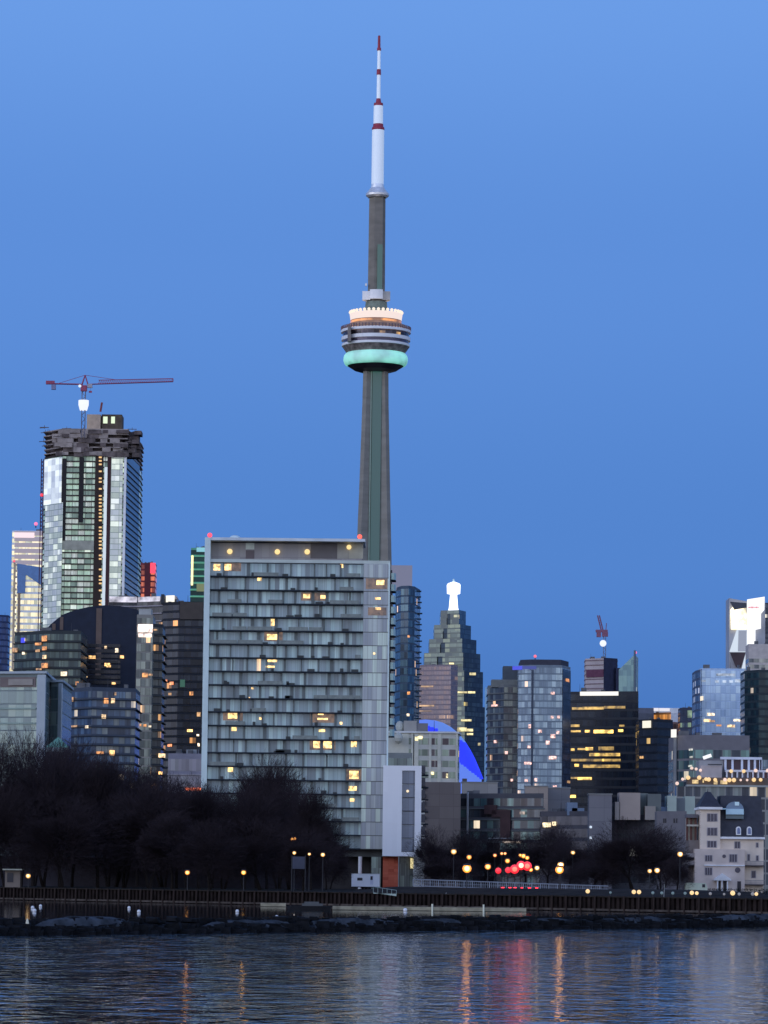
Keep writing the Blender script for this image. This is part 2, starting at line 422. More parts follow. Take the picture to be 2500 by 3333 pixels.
# dark boat hull beside dock
a = gnd(930, 2961, 0); c = gnd(1080, 2962, 0)
bo = thing('moored_boat', 'low dark covered boat moored between the two pale docks', 'boat', ((a.x+c.x)/2, a.y, 0))
L_ = c.x - a.x; mb = MB(); prof = [(0, .0), (.12, -.9), (.8, -1.1), (1, -.9), (1, .9), (.8, 1.1), (.12, .9)]
lo = [(a.x + L_*(.06 + .9*f), a.y + 2 + s*.7) for f, s in prof]; hi = [(a.x + L_*f, a.y + 2 + s) for f, s in prof]
for i in range(7):
    j = (i+1) % 7; mb.face([(*lo[i], -.3), (*lo[j], -.3), (*hi[j], .55), (*hi[i], .55)])
mb.face([(*p, .55) for p in hi]); mb.build('hull', flat('dark_hull', (.015, .016, .02, 1), .5), bo)
mb = MB(); mb.box(a.x + L_*.35, a.x + L_*.8, a.y + 1.3, a.y + 2.7, .56, .9); mb.box(a.x + L_*.4, a.x + L_*.72, a.y + 1.4, a.y + 2.6, .9, 1.15)
mb.build('cover', flat('boat_cover', D(58, 62, 74), .8), bo)
# small sailing dinghy/ramp on the slope by the trailer
root = thing('gangway', 'grey metal gangway sloping down the quay wall beside the white trailer', 'gangway', (at(1260, 2905, 570).x, 570, .4))
p = at(1215, 2905, 568.6); q = at(1290, 2917, 567)
MB().prism([(p.x, 567.6), (q.x, 567.6), (q.x, 568.8), (p.x, 568.8)], p.z - .15, p.z, top=[p.z, q.z, q.z, p.z]).build('deck', flat('gangway_metal', D(120, 135, 150), .5, .4), root)
mb = MB()
for s in (567.6, 568.8):
    mb.bar((p.x, s, p.z + .9), (q.x, s, q.z + .9), .04)
    for k in range(6):
        f = k/5; X = p.x + (q.x-p.x)*f; Z = p.z + (q.z-p.z)*f; mb.bar((X, s, Z), (X, s, Z + .9), .03)
mb.build('handrail', flat('gangway_metal', D(120, 135, 150)), root)
# ------------------------------------------------------------------ mooring buoys
BU = [(106, 2953, 11, 'white mooring buoy, upper one of the touching pair at far left'), (112, 2963, 13, 'white mooring buoy, lower one of the touching pair at far left'),
      (132, 2948, 10, 'small white buoy just right of the touching pair of buoys'), (420, 2954, 10, 'white buoy farther out, left of the pair near the middle of the basin'),
      (452, 2966, 12, 'larger white buoy above the end of the tall breakwater slab'), (772, 2965, 11, 'white buoy left of the orange lamp reflection in the basin'),
      (901, 2985, 14, 'largest white buoy close behind the breakwater near the driftwood'), (1319, 2961, 13, 'pale wide buoy beside the long timber dock')]
wb = flat('white_buoy', D(190, 215, 225), .45, var=.1)
for px, py, s, lb in BU:
    g = gnd(px, py + s*.4, 0); r = s / 2 * g.y / F * 1.05
    root = thing('mooring_buoy', lb, 'buoy', (g.x, g.y, 0), 'white mooring buoys in the basin')
    MB().ball((g.x, g.y, r * .6), r, n=12).build('float', wb, root, smooth=True)
    MB().lathe((g.x, g.y), [(.03, r*1.5), (.05, r*1.75), (.01, r*1.9)], 6).build('mooring_ring', flat('buoy_ring', (.1, .1, .1, 1), .5, .5), root)
# ------------------------------------------------------------------ lamps
LS = {}
def bulb(col, s):
    return glow('lamp_%d_%d_%d_%g' % (*col, s), E(*col), 6.0 if s >= 50 else min(s, .9 + .04 * s))
pole_m = flat('lamp_pole', (.04, .04, .045, 1), .6, .3)
def lamp(px, py, d, label, col=(255, 200, 120), s=12, r=9, arm=True, group='lit street lamps along the shore', z0=None, cat='street lamp', name='street_lamp'):
    p = at(px, py, d); rr = r * d / F; z0 = LAND if z0 is None else z0
    root = thing(name, label, cat, (p.x, p.y, z0), group)
    MB().bar((p.x, p.y + .1 + rr, z0), (p.x, p.y + .1 + rr, p.z + rr * .9), .09, n=6, r2=.05).build('pole', pole_m, root)
    mb = MB(); mb.lathe((p.x, p.y), [(rr * 1.05, p.z + rr * .75), (rr * .9, p.z + rr * 1.1), (.02, p.z + rr * 1.25)], 10)
    mb.bar((p.x, p.y, p.z + rr*.95), (p.x, p.y + .15 + rr, p.z + rr * .9), .05)
    mb.build('lamp_hood', pole_m, root)
    big = s >= 50; rr *= 1.12 if big else 1.0
    gc = (255, int(col[1] * .86), int(col[2] * .62))
    g_ = MB().ball((p.x, p.y, p.z), rr, n=14, sq=.95).build('lamp_globe', glow('globe_%d_%d_%d_%d' % (*gc, big), E(*gc), 1.7 if big else 1.0), root, smooth=True)  # deeper orange globe imitates the halo around the lamp
    MB().ball((p.x, p.y - rr * .62, p.z), rr * .6, n=12).build('bulb', glow('bulb_core_%d_%d' % (col[2], min(s, 50) // 10), E(*col), 10 if big else 1.6 + .12 * s), g_, smooth=True)  # hot core pushed towards the camera, so the globe rims it like glare
    return root
AMB = (255, 176, 84); WRM = (255, 214, 150); COOL = (225, 240, 255)
LP = [(92, 2851, 665, 'lit warm lamp near the pale kiosk at the far left under the trees', WRM, 10, 8),
      (610, 2840, 625, 'lit orange lamp on the quay under the bare trees, left of the pair', AMB, 30, 8),
      (793, 2840, 625, 'lit yellow lamp on the quay under the bare trees, right of the pair', (255, 190, 80), 30, 8),
      (1477, 2772, 680, 'pale lit lamp right of the white tower block', WRM, 14, 9),
      (1527, 2790, 690, 'small amber lamp above the brightest amber lamp by the road', AMB, 14, 8),
      (1520, 2827, 600, 'brightest amber lamp left of the traffic, above the railing', AMB, 60, 13),
      (1588, 2821, 640, 'round amber lamp between the bright lamp and the red traffic lights', AMB, 30, 10),
      (1611, 2784, 760, 'dim amber lamp high above the left side of the road', (255, 170, 110), 8, 6),
      (1633, 2778, 800, 'left one of the two tiny lamps side by side over the road', (255, 180, 120), 8, 5),
      (1644, 2778, 800, 'right one of the two tiny lamps side by side over the road', (255, 180, 120), 8, 5),
      (1652, 2802, 720, 'amber lamp over the middle of the road behind the traffic lights', AMB, 16, 8),
      (1694, 2784, 760, 'left lamp of the row of three orange lamps over the road', AMB, 12, 6),
      (1704, 2786, 750, 'middle lamp of the row of three orange lamps over the road', AMB, 20, 8),
      (1716, 2792, 740, 'right lamp of the row of three orange lamps over the road', AMB, 14, 7),
      (1748, 2825, 700, 'white and amber lamp at the right end of the traffic', WRM, 24, 8),
      (1728, 2831, 705, 'long amber lamp glow beside the white lamp right of the traffic', AMB, 16, 7),
      (1825, 2815, 600, 'upper lamp of the bright stacked pair right of the traffic', WRM, 50, 9),
      (1821, 2831, 598, 'lower and larger lamp of the bright stacked pair right of the traffic', AMB, 60, 12),
      (1865, 2775, 720, 'single white lamp standing against the grey wall right of the road', WRM, 12, 7),
      (2115, 2835, 590, 'left lamp of the close pair in front of the big round tree', WRM, 16, 7),
      (2139, 2833, 590, 'right and brighter lamp of the close pair in front of the big round tree', WRM, 20, 9),
      (2214, 2780, 640, 'white globe lamp left of the pale chateau style house', WRM, 20, 9),
      (951, 2731, 660, 'left half of the amber lamp pair high among the bare trees', AMB, 12, 6),
      (960, 2729, 662, 'right half of the amber lamp pair high among the bare trees', AMB, 9, 5),
      (951, 2688, 700, 'tiny pinkish lamp highest among the bare trees', (255, 200, 170), 6, 4),
      (958, 2776, 640, 'small white lamp below the amber pair among the bare trees', WRM, 8, 6),
      (1007, 2780, 640, 'tiny cream lamp in the middle of the three low lamps by the condo', WRM, 8, 5),
      (1051, 2782, 640, 'brighter cream lamp rightmost of the three low lamps by the condo', WRM, 14, 7)]
for px, py, d, lb, col, s, r in LP: lamp(px, py, d, lb, col, s, r)
# small bollard lights on the quay edge, right part
BL = [(1913, 'w', 7), (1987, 'c', 4), (2063, 'w', 7), (2080, 'w', 7), (2125, 'c', 5), (2154, 'c', 5), (2190, 'c', 5), (2230, 'c', 5), (2252, 'w', 7), (2268, 'w', 6), (2312, 'd', 5), (2357, 'd', 4), (2385, 'w', 8), (2406, 'd', 5), (2450, 'd', 6), (2462, 'w', 6)]
wh = {'w': 'glowing warm white', 'c': 'dim bluish', 'd': 'dim pale'}
ordn = ['first', 'second', 'third', 'fourth', 'fifth', 'sixth', 'seventh', 'eighth', 'ninth', 'tenth', 'eleventh', 'twelfth', 'thirteenth', 'fourteenth', 'fifteenth', 'sixteenth']
for i, (px, k, r) in enumerate(BL):
    py = 2921 + (px - 2250) * .004; d = WY(at(px, py, WY(at(px, py, 530).x)).x) + .8; p = at(px, py, d); rr = r * d / F; p.z = LAND + .42 + rr
    root = thing('quay_light', wh[k] + ' low light on the quay edge, %s from the left in its row' % ordn[i], 'light', (p.x, d, LAND), 'low lights along the quay edge')
    MB().bar((p.x, d, LAND + .02), (p.x, d, p.z - rr * .5), .07, n=6).build('post', pole_m, root)
    MB().ball((p.x, d, p.z), rr, n=10).build('lamp_globe', bulb(WRM, 6) if k == 'w' else bulb((150, 190, 205), .25) if k == 'c' else bulb((205, 205, 215), .3), root, smooth=True)
# red traffic signals
for px, py, s, lb in [(1622, 2834, 8, 'dim red signal leftmost over the road'), (1654, 2832, 14, 'red signal left of the white hot centre of the traffic'),
                      (1675, 2829, 40, 'bright pink red signal in the middle of the traffic'), (1696, 2817, 60, 'brightest red signal with a white hot centre over the traffic'),
                      (1716, 2819, 40, 'bright orange red signal right of the brightest one')]:
    d = 660; p = at(px, py, d); rr = (8 if s < 20 else 12) * d / F
    root = thing('traffic_light', lb, 'traffic light', (p.x, d, LAND), 'red traffic signals over the road')
    MB().bar((p.x, d + .5, LAND), (p.x, d + .5, p.z + .8), .09, n=6).build('pole', pole_m, root)
    MB().box(p.x - .28, p.x + .28, d + .05, d + .4, p.z - 1.3, p.z + .6).build('housing', flat('signal_housing', (.02, .02, .02, 1), .6), root)
    g_ = MB().ball((p.x, d - .05, p.z), rr * 1.25, n=14).build('red_halo_lens', glow('red_halo_lens_%d' % (s > 20), E(255, 34, 50), 1.1 if s < 20 else 1.3), root, smooth=True)  # oversized red ball imitates the glare around the signal
    if s > 20: MB().ball((p.x, d - .05 - rr * .8, p.z), rr * .72, n=12).build('bulb', glow('red_core_%d' % s, E(255, 120, 96), 7 if s > 50 else 1.6), g_, smooth=True)  # hot centre set in front of the red glare ball
# cars waiting on the road with red tail lights
paint = {'a': D(40, 44, 54), 'b': D(80, 78, 84), 'c': D(34, 26, 28)}
def car(px, d, key, label, tail=14, py=2881):
    g = at(px, py, d); x = g.x; z = LAND + .02
    root = thing('car', label, 'car', (x, d, z), 'cars waiting on the shore road')
    def sec(pts, y0, y1, mb, ins=0):
        A = [(x + a, y0, z + b) for a, b in pts]; B = [(x + a*(1-ins), y1, z + b) for a, b in pts]; n = len(pts)
        for i in range(n): j = (i+1) % n; mb.face([A[i], A[j], B[j], B[i]])
        mb.face(A); mb.face(list(reversed(B)))
    mb = MB(); body = [(-.88, .28), (.88, .28), (.92, .6), (.86, .95), (-.86, .95), (-.92, .6)]
    sec(body, d, d + 4.4, mb); mb.build('body', flat('car_paint_' + key, paint[key], .35, .3), root)
    mb = MB(); sec([(-.8, .95), (.8, .95), (.62, 1.45), (-.62, 1.45)], d + .5, d + 3.1, mb, .05); mb.build('cabin', flat('car_glass', (.02, .025, .03, 1), .1), root)
    for sx in (-.78, .78):
        for yy in (.8, 3.5):
            wl = MB(); c0 = (x + sx - .1, d + yy, z + .33); c1 = (x + sx + .1, d + yy, z + .33); wl.bar(c0, c1, .33, n=14); wl.build('wheel', flat('tyre', (.015, .015, .015, 1), .9), root)
        MB().box(x + sx*.8 - .25, x + sx*.8 + .25, d - .06, d + .02, z + .45, z + 1.0).build('tail_light', bulb((255, 30, 44), 60), root)
    return root
car(1648, 640, 'a', 'dark car leftmost in the queue with glowing red tail lights', 30)
car(1668, 652, 'b', 'grey car second in the queue with bright red tail lights', 40)
car(1688, 646, 'c', 'maroon dark car third in the queue, its tail lights orange red', 30)
car(1735, 642, 'a', 'dark car alone on the right of the queue with two red tail lights', 26)
# ------------------------------------------------------------------ tall observation tower
def zt_(py, Y=2374.): return zat(1222, py, Y)
TD = 2374.0; tb = at(1219, 1500, TD); TX, TY = tb.x, TD
pxm = TD / F
root = thing('observation_tower', 'tall slender concrete observation tower with round pod and white mast', 'tower', (TX, TY, LAND))
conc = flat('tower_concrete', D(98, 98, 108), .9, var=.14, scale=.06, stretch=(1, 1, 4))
conc2 = flat('tower_core_concrete', D(46, 50, 62), .9, var=.14, scale=.06, stretch=(1, 1, 4))  # same concrete coloured darker for the shade in the recess between wings
whm = flat('white_mast', D(236, 242, 250), .5, var=.08, scale=.2)
whg = glow('mast_glow', E(200, 225, 255), .3); whg.node_tree.nodes['Principled BSDF'].inputs['Base Color'].default_value = (.8, .82, .84, 1)  # emission in the white paint replaces the lamps lighting the mast
redm = flat('mast_red', D(110, 36, 60), .6)
drk = flat('pod_dark', (.02, .018, .028, 1), .4)
podw = facade('pod_window', 4.0, 30, [(44, 40, 60), (30, 28, 42), (58, 54, 72), (36, 30, 42)], (.08, (70, 66, 80)), .06, (255, 200, 130), .5)
# three winged shaft, flaring towards the ground
secs = [(1205, 41), (1300, 42.5), (1400, 45), (1500, 48), (1600, 50.5), (1700, 54), (1830, 58), (2000, 66), (2300, 84), (2650, 112), (2875, 138)]
WA = [R(223), R(323), R(92)]
core = MB(); wings = [MB() for _ in WA]; lamps_ = MB()
def wing_sec(a, hw, z, t):
    r = hw * pxm / .8; c, s_ = math.cos(a), math.sin(a); n = (-s_, c)
    tt = t * pxm
    return [(TX + c*r*.2 - n[0]*tt*1.5, TY + s_*r*.2 - n[1]*tt*1.5, z), (TX + c*r - n[0]*tt, TY + s_*r - n[1]*tt, z),
            (TX + c*r + n[0]*tt, TY + s_*r + n[1]*tt, z), (TX + c*r*.2 + n[0]*tt*1.5, TY + s_*r*.2 + n[1]*tt*1.5, z)]
for i in range(len(secs) - 1):
    (y0, h0), (y1, h1) = secs[i], secs[i+1]; z1, z0 = zt_(y0), max(LAND, zt_(y1))
    for a, mb in zip(WA, wings):
        A = wing_sec(a, h0 - 4, z1, 9); B = wing_sec(a, h1 - 4, z0, 9.5)
        for k in range(4):
            j = (k+1) % 4; mb.face([B[k], B[j], A[j], A[k]], [(0, 0)]*4)
    hx = lambda r, z: [(TX + r*pxm*math.cos(R(60*k+21)), TY + r*pxm*math.sin(R(60*k+21)), z) for k in range(6)]
    A = hx(29, z1); B = hx(29 + (h1 - 41) * .12, z0)
    for k in range(6): j = (k+1) % 6; core.face([B[k], B[j], A[j], A[k]], [(0, 0)]*4)
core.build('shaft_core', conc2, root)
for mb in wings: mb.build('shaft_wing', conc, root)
# green lit lift strip in the front valley between two wings
for dx, wd, mt in ((-19, 2.2, flat('lift_glass_rail', D(96, 112, 116), .5)), (0, 15, glow('lift_green', E(30, 80, 70), .6))):
    mb = MB(); za, zb = zt_(1206), zt_(2700); ya = TY - 31*pxm; yb = TY - 44*pxm
    for o0, o1 in ((dx - wd, dx + wd),):
        mb.face([(TX + (o0+2)*pxm, yb, zb), (TX + (o1+2)*pxm, yb, zb), (TX + (o1+6)*pxm, ya, za), (TX + (o0+6)*pxm, ya, za)])
        mb.face([(TX + (o0+2)*pxm, yb, zb), (TX + (o0+6)*pxm, ya, za), (TX + (o0+6)*pxm, ya + 3, za), (TX + (o0+2)*pxm, yb + 5, zb)])
        mb.face([(TX + (o1+2)*pxm, yb, zb), (TX + (o1+2)*pxm, yb + 5, zb), (TX + (o1+6)*pxm, ya + 3, za), (TX + (o1+6)*pxm, ya, za)])
    mb.build('lift_shaft', mt, root)
def L_(prof, name, mat, n=48, smooth=True, a0=0., parent=None, label=None):
    return MB().lathe((TX, TY), [(max(.01, r*pxm), zt_(y)) for y, r in prof], n, 0, a0).build(name, mat, parent or root, smooth, label)
# pod
L_([(1214, 42), (1206, 70), (1192, 92), (1186, 94)], 'pod_underside', drk)
ring = [(1171 + 21*math.sin(t), 92 + 14*math.cos(t)) for t in [math.pi*(k/12 - .5)*-1 + 0 for k in range(13)]]
mr_ = glow('radome_glow', E(120, 214, 190), .55); nt = mr_.node_tree; pb = nt.nodes['Principled BSDF']; pb.inputs['Base Color'].default_value = (.55, .75, .68, 1)
tcn = nt.nodes.new('ShaderNodeTexCoord'); nn = nt.nodes.new('ShaderNodeTexNoise'); nn.inputs['Scale'].default_value = .12
nt.links.new(tcn.outputs['Object'], nn.inputs['Vector']); q_ = nt.nodes.new('ShaderNodeMapRange'); q_.inputs[1].default_value = .35; q_.inputs[2].default_value = .65; q_.inputs[3].default_value = .35; q_.inputs[4].default_value = .75
nt.links.new(nn.outputs['Fac'], q_.inputs[0]); nt.links.new(q_.outputs[0], pb.inputs['Emission Strength'])
L_(sorted([(y, r) for y, r in ring], key=lambda q: -q[0]), 'radome_ring', mr_, 64)
steel = flat('pod_steel', D(86, 82, 92), .5, .3, var=.3, scale=.4)
L_([(1158, 92), (1147, 98), (1133, 108), (1130, 110)], 'lower_deck', flat('pod_lower', D(84, 78, 90), .6, var=.6, scale=.35))
L_([(1130, 110), (1129, 112), (1122, 112), (1121, 108)], 'white_band', whm)
L_([(1121, 107), (1112, 108)], 'window_band', flat('pod_glass_low', D(60, 58, 86), .2, .3))
L_([(1112, 109), (1111, 113.5), (1100, 113.5), (1099, 109)], 'white_band', whm)
L_([(1099, 108), (1086, 109)], 'window_band', podw)
L_([(1086, 110), (1085, 115), (1077, 115), (1075, 110)], 'white_band', whm)
L_([(1075, 113), (1066, 104), (1058, 92), (1054, 84)], 'sloping_roof', flat('pod_roof', D(124, 98, 90), .6, var=.35, scale=.3))
mb = MB()
for k in range(64):
    t = 2*math.pi*k/64; c0 = (TX + 114*pxm*math.cos(t), TY + 114*pxm*math.sin(t)); mb.bar((*c0, zt_(1077)), (*c0, zt_(1066)), .35)
mb.lathe((TX, TY), [(114*pxm, zt_(1067)), (114*pxm, zt_(1065.5))], 48); mb.build('deck_railing', flat('rail_brown', D(84, 70, 88), .7), root)
L_([(1068, 86), (1047, 84)], 'restaurant_glass', room('pod_warm', E(255, 170, 90), 1.0, .13))
L_([(1052, 83), (1045, 84)], 'soffit', flat('pod_redbrown', D(104, 60, 62), .7))
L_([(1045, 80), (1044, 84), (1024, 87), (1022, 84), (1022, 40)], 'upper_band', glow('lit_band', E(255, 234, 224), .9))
mb = MB()
for k in range(34):
    t = 2*math.pi*k/34
    MB().ball((TX + 85*pxm*math.cos(t), TY + 85*pxm*math.sin(t), zt_(1018)), 5.2*pxm, n=10).build('floodlight', bulb((255, 236, 214), 3.5), root, True)
bx = at(1136, 1105, TD - 22)
MB().box(bx.x - .8*1.2, bx.x + 1.2, TD - 107*pxm*.92, TD - 90*pxm*.8, zt_(1126), zt_(1078)).build('service_mast', steel, root)
L_([(1024, 42), (1008, 41), (1006, 38), (984, 36)], 'equipment_drum', flat('drum_dark', D(72, 84, 92), .7, var=.3), 12, False, .3)
for k in range(3):
    t = R(270 + 120*k) ; mb = MB()
    for s_ in range(-1, 2):
        pass
    a0, a1 = t - R(29), t + R(29); P = []
    for f in range(5): q = a0 + (a1-a0)*f/4; P.append((TX + 44*pxm*math.cos(q), TY + 44*pxm*math.sin(q)))
    for f in range(4, -1, -1): q = a0 + (a1-a0)*f/4; P.append((TX + 35*pxm*math.cos(q), TY + 35*pxm*math.sin(q)))
    for f in range(4):
        mb.prism([P[f], P[f+1], P[8-f], P[9-f]], zt_(978), zt_(948))
    mb.build('antenna_box', whm, root)
for t in (R(215), R(325)):
    x, y = TX + 40*pxm*math.cos(t), TY + 40*pxm*math.sin(t)
    MB().box(x - 2.6, x + 2.6, y - 1, y + 3, zt_(980), zt_(952)).build('equipment_cabinet', whm if t < 4 else flat('cab_white_shaded', D(120, 122, 140), .6), root)  # right cabinet coloured greyer, as the side turned from the light
MB().box(TX - 37*pxm, TX - 31*pxm, TY - 22*pxm, TY - 12*pxm, zt_(934), zt_(926)).build('small_dish', whm, root)
L_([(1000, 29), (780, 28), (655, 27.5), (640, 27)], 'upper_shaft', flat('upper_shaft_concrete', D(94, 92, 100), .9, var=.18, scale=.08, stretch=(1, 1, 3)), 6, False, R(12))
mb = MB(); a0 = R(12+300); 
mb = MB(); w0 = 9*pxm; yy = TY - 27.2*pxm
mb.box(TX + 2*pxm, TX + 19*pxm, yy - .5, yy + 3, zt_(960), zt_(800)); mb.build('green_light_strip', glow('upper_green', E(44, 100, 84), .5), root)
L_([(644, 31), (638, 38), (632, 39), (622, 30), (612, 23), (600, 20.5)], 'antenna_collar', flat('collar_metal', D(176, 186, 204), .35, .5))
L_([(604, 20.5), (424, 20)], 'mast_section', whg)
L_([(424, 20), (422, 21), (416, 20.5), (412, 17), (404, 16.5)], 'mast_band', redm)
L_([(405, 16), (345, 15.5)], 'mast_section', whg)
L_([(346, 15.5), (336, 15), (334, 9), (321, 7)], 'mast_band', redm)
L_([(322, 6.5), (243, 6)], 'mast_section', whg)
L_([(244, 7.5), (226, 6.8)], 'mast_band', redm)
L_([(227, 5.5), (164, 5)], 'mast_section', whg)
L_([(165, 7), (156, 6.5), (155, 4.8), (117, 4.2), (115, 1)], 'mast_tip', redm)
# ------------------------------------------------------------------ condominium slab in front of the tower
CD = 800.0
A = at(664, 2200, CD); B = at(1266, 2200, CD); A = (A.x, CD); B = (B.x, CD); mpx = CD / F
root = thing('condominium', 'wide glass condominium slab with long balcony lines in the middle of the view', 'building', ((A[0]+B[0])/2, CD + 9, LAND))
paleconc = flat('pale_fin', D(150, 166, 190), .8, var=.08)
wallc = flat('condo_core', D(58, 62, 72), .8, var=.2)
XL, XB, XR = A[0], at(1180, 2200, CD).x, B[0]
ztop = zat(960, 1822, CD); zpt = zat(960, 1752, CD)
def cz(py): return zat(960, py, CD)
MB().box(XL + .3, XR - .1, CD + 1.8, CD + 17, LAND + 7, ztop - .2).build('wall', wallc, root)
MB().box(XL - .25, XL + 1.0, CD - .4, CD + 17.2, LAND, zpt - .05).build('side_fin', paleconc, root)
MB().box(XR - .32, XR + .02, CD + .02, CD + 17.1, LAND + 7, ztop - .4).build('side_fin', paleconc, root)
cg = facade('condo_glass', .95, 2.98, [(104, 124, 148), (118, 140, 164), (96, 112, 136), (112, 130, 156), (102, 118, 144), (130, 152, 176), (84, 96, 118), (106, 124, 148), (112, 130, 154)], (.05, (84, 96, 114)), .007, (255, 206, 140), 1.3, litw=1, metal=.15, rough=.18, vcurt=.1)
cf = facade('condo_flush', 1.05, 2.98, [(118, 126, 148), (110, 118, 142), (128, 138, 158), (104, 112, 136), (140, 154, 168)], (.07, (100, 106, 124)), 0, metal=.15, rough=.2, vcurt=.1, seed=3)
slabm = flat('balcony_slab', D(32, 38, 52), .9, var=.2); railm = flat('balcony_rail_glass', D(76, 86, 100), .12, .2, var=.2, scale=1.2)
furn = flat('balcony_clutter', D(50, 54, 64), .9)
rc = random.Random(11)
piers = flat('condo_pier', D(74, 82, 96), .8)
ys = [1832] + [1878 + 44.15 * k for k in range(0, 21)]
for k in range(len(ys) - 1):
    z1, z0 = cz(ys[k]), cz(ys[k+1]); 
    MB().box(XB, XR - .32, CD + .02, CD + 1.7, z0 + .06, z1, 0, z0 - 2.98 * (k + 1)).build('bay_window', cf, root)
    bal = MB().box(XL + 1.0, XB - .02, CD - .02, CD + 1.5, z0 - .14, z0 + .14); x = XL + 1.6
    while x < XB - 1.5:
        x2 = min(x + rc.choice((3.2, 4.4, 5.6)), XB - .3)
        if rc.random() < .22: bal.box(x, x2 - .12, CD + .01, CD + .06, z0 + .1, z0 + .95, 1)
        x = x2 + .1
    bal.build('balcony', [slabm, railm], root)
    pr = MB().box(XL + 1.0, XB, CD + 1.5, CD + 1.8, z0 + .1, z1 - .12, 0, z0 - 2.98 * (k + 1)); x = XL + 2.2 + rc.uniform(0, 2)
    while x < XB - 1:
        ww = rc.choice((.25, .4, .5, .7)); pr.box(x, x + ww, CD + 1.0, CD + 1.51, z0 + .1, z1 - .16, 1); x += rc.choice((2.6, 3.1, 3.8, 4.4, 5.2))
    pr.build('window_band', [cg, piers], root)
    for _ in range(rc.choice((3, 4, 5)) if k % 2 else 4):
        x = rc.uniform(XL + 1.5, XB - 2.5); MB().box(x, x + rc.uniform(.5, 1.7), CD + .35, CD + .9, z0 + .1, z0 + rc.uniform(.5, .95)).build('patio_furniture', furn, root)
    MB().box(XB, XR - .32, CD - .02, CD + .02, z0 - .08, z0 + .06).build('floor_joint', wallc, root)
# parapet band and penthouse
MB().box(XL + 1.0, XR, CD + .05, CD + .5, cz(1832), ztop).build('parapet', flat('condo_parapet', D(140, 150, 166), .7, var=.1), root)
X2 = at(1184, 1790, CD).x
MB().box(XL + 1.0, X2 - .4, CD + 3.0, CD + 15, ztop - .3, zpt - .9).build('penthouse_wall', clad('penthouse_cladding', (108, 108, 126), 1.6, 4.4, 4), root)
MB().box(XL + 1.0, X2 + .3, CD - .3, CD + 15.5, zpt - .62, zpt).build('penthouse_roof', flat('condo_roof_edge', D(150, 160, 190), .7), root)
for a, c, y0, y1, mt in ((800, 828, 1767, 1788, D(150, 160, 176)), (800, 828, 1791, 1818, D(76, 70, 84)), (1011, 1098, 1768, 1818, D(70, 68, 80)), (1136, 1182, 1768, 1818, D(124, 124, 130)), (1098, 1135, 1768, 1818, D(112, 112, 122))):
    panel(MB(), (A[0], CD + 3.0), (B[0], CD + 3.0), a, c, y0, y1, .06, .1).build('penthouse_panel', flat('pent_%d_%d' % (a, y0), mt, .6, .2), root)
for px, py, r in ((748, 1795, 9), (903, 1796, 9), (1000, 1796, 9), (1136, 1781, 8)):
    p = at(px, py, CD + 2.7); MB().ball(p, r * mpx, n=10).build('wall_lamp', bulb((255, 222, 150), 5), root, True)
    MB().box(p.x - .06, p.x + .06, p.y, CD + 3, p.z - .06, p.z + .06).build('lamp_bracket', pole_m, root)
FA, FB = (A[0], CD + 1.5), (B[0], CD + 1.5)
BR = [(706, 1846, 22, 20), (740, 1846, 26, 20), (845, 1885, 14, 10), (998, 1940, 22, 14), (1053, 1943, 20, 12), (890, 2026, 16, 22), (886, 2073, 34, 18),
      (885, 2151, 34, 7), (880, 2170, 28, 6), (1112, 1842, 10, 12), (757, 2330, 30, 18), (848, 2338, 8, 8), (1044, 2324, 18, 6), (1050, 2340, 34, 6),
      (1048, 2378, 20, 8), (1050, 2424, 60, 22), (1152, 2422, 18, 18), (762, 2373, 16, 12), (1110, 2354, 8, 8), (750, 2505, 16, 14), (1152, 2522, 30, 26), (1148, 2566, 26, 14), (1146, 2604, 14, 10), (810, 2272, 8, 6), (822, 2240, 7, 6)]
lits(root, FA, FB, BR, room('condo_warm_room', E(255, 206, 132), 2.2, 1.2), out=.1)
lits(root, FA, FB, [(760, 1846, 50, 26), (1025, 1942, 90, 26), (890, 2072, 60, 30), (1050, 2335, 80, 34), (1050, 2424, 84, 34), (758, 2330, 64, 30), (1152, 2522, 50, 36)], room('condo_dim_room', E(190, 150, 120), .28), out=.06)  # larger dim panels add a glow around the brighter lit rooms
lits(root, (A[0], CD + .02), (B[0], CD + .02), [(1238, 1896, 26, 16), (1230, 1948, 18, 7), (1231, 1981, 18, 8), (1218, 2127, 6, 5)], room('condo_warm_room', E(255, 206, 132), 2.2, 1.2), out=.06)
lits(root, (A[0], CD + .02), (B[0], CD + .02), [(1226, 1900, 70, 34), (1228, 1990, 60, 26)], room('condo_dim_room', E(190, 150, 120), .28), out=.04)
# ground storey: columns and glazed lobby
MB().box(XL + .5, XR - .5, CD + 5, CD + 16, LAND, LAND + 7).build('lobby_wall', flat('lobby_dark', D(34, 32, 38), .6, var=.3), root)
MB().box(at(1208, 2820, CD).x, at(1240, 2820, CD).x, CD + 1, CD + 5, LAND, LAND + 7).build('lobby_glass', facade('lobby_glass', 1.6, 3.4, [(98, 116, 128), (82, 96, 110)], (.06, (60, 66, 76))), root)
for px in (1172,):
    p = at(px, 2830, CD + .9); MB().bar((p.x, CD + 1.2, LAND), (p.x, CD + 1.2, LAND + 7.05), .42, n=16).build('column', flat('column_paint', D(190, 205, 220), .7), root)
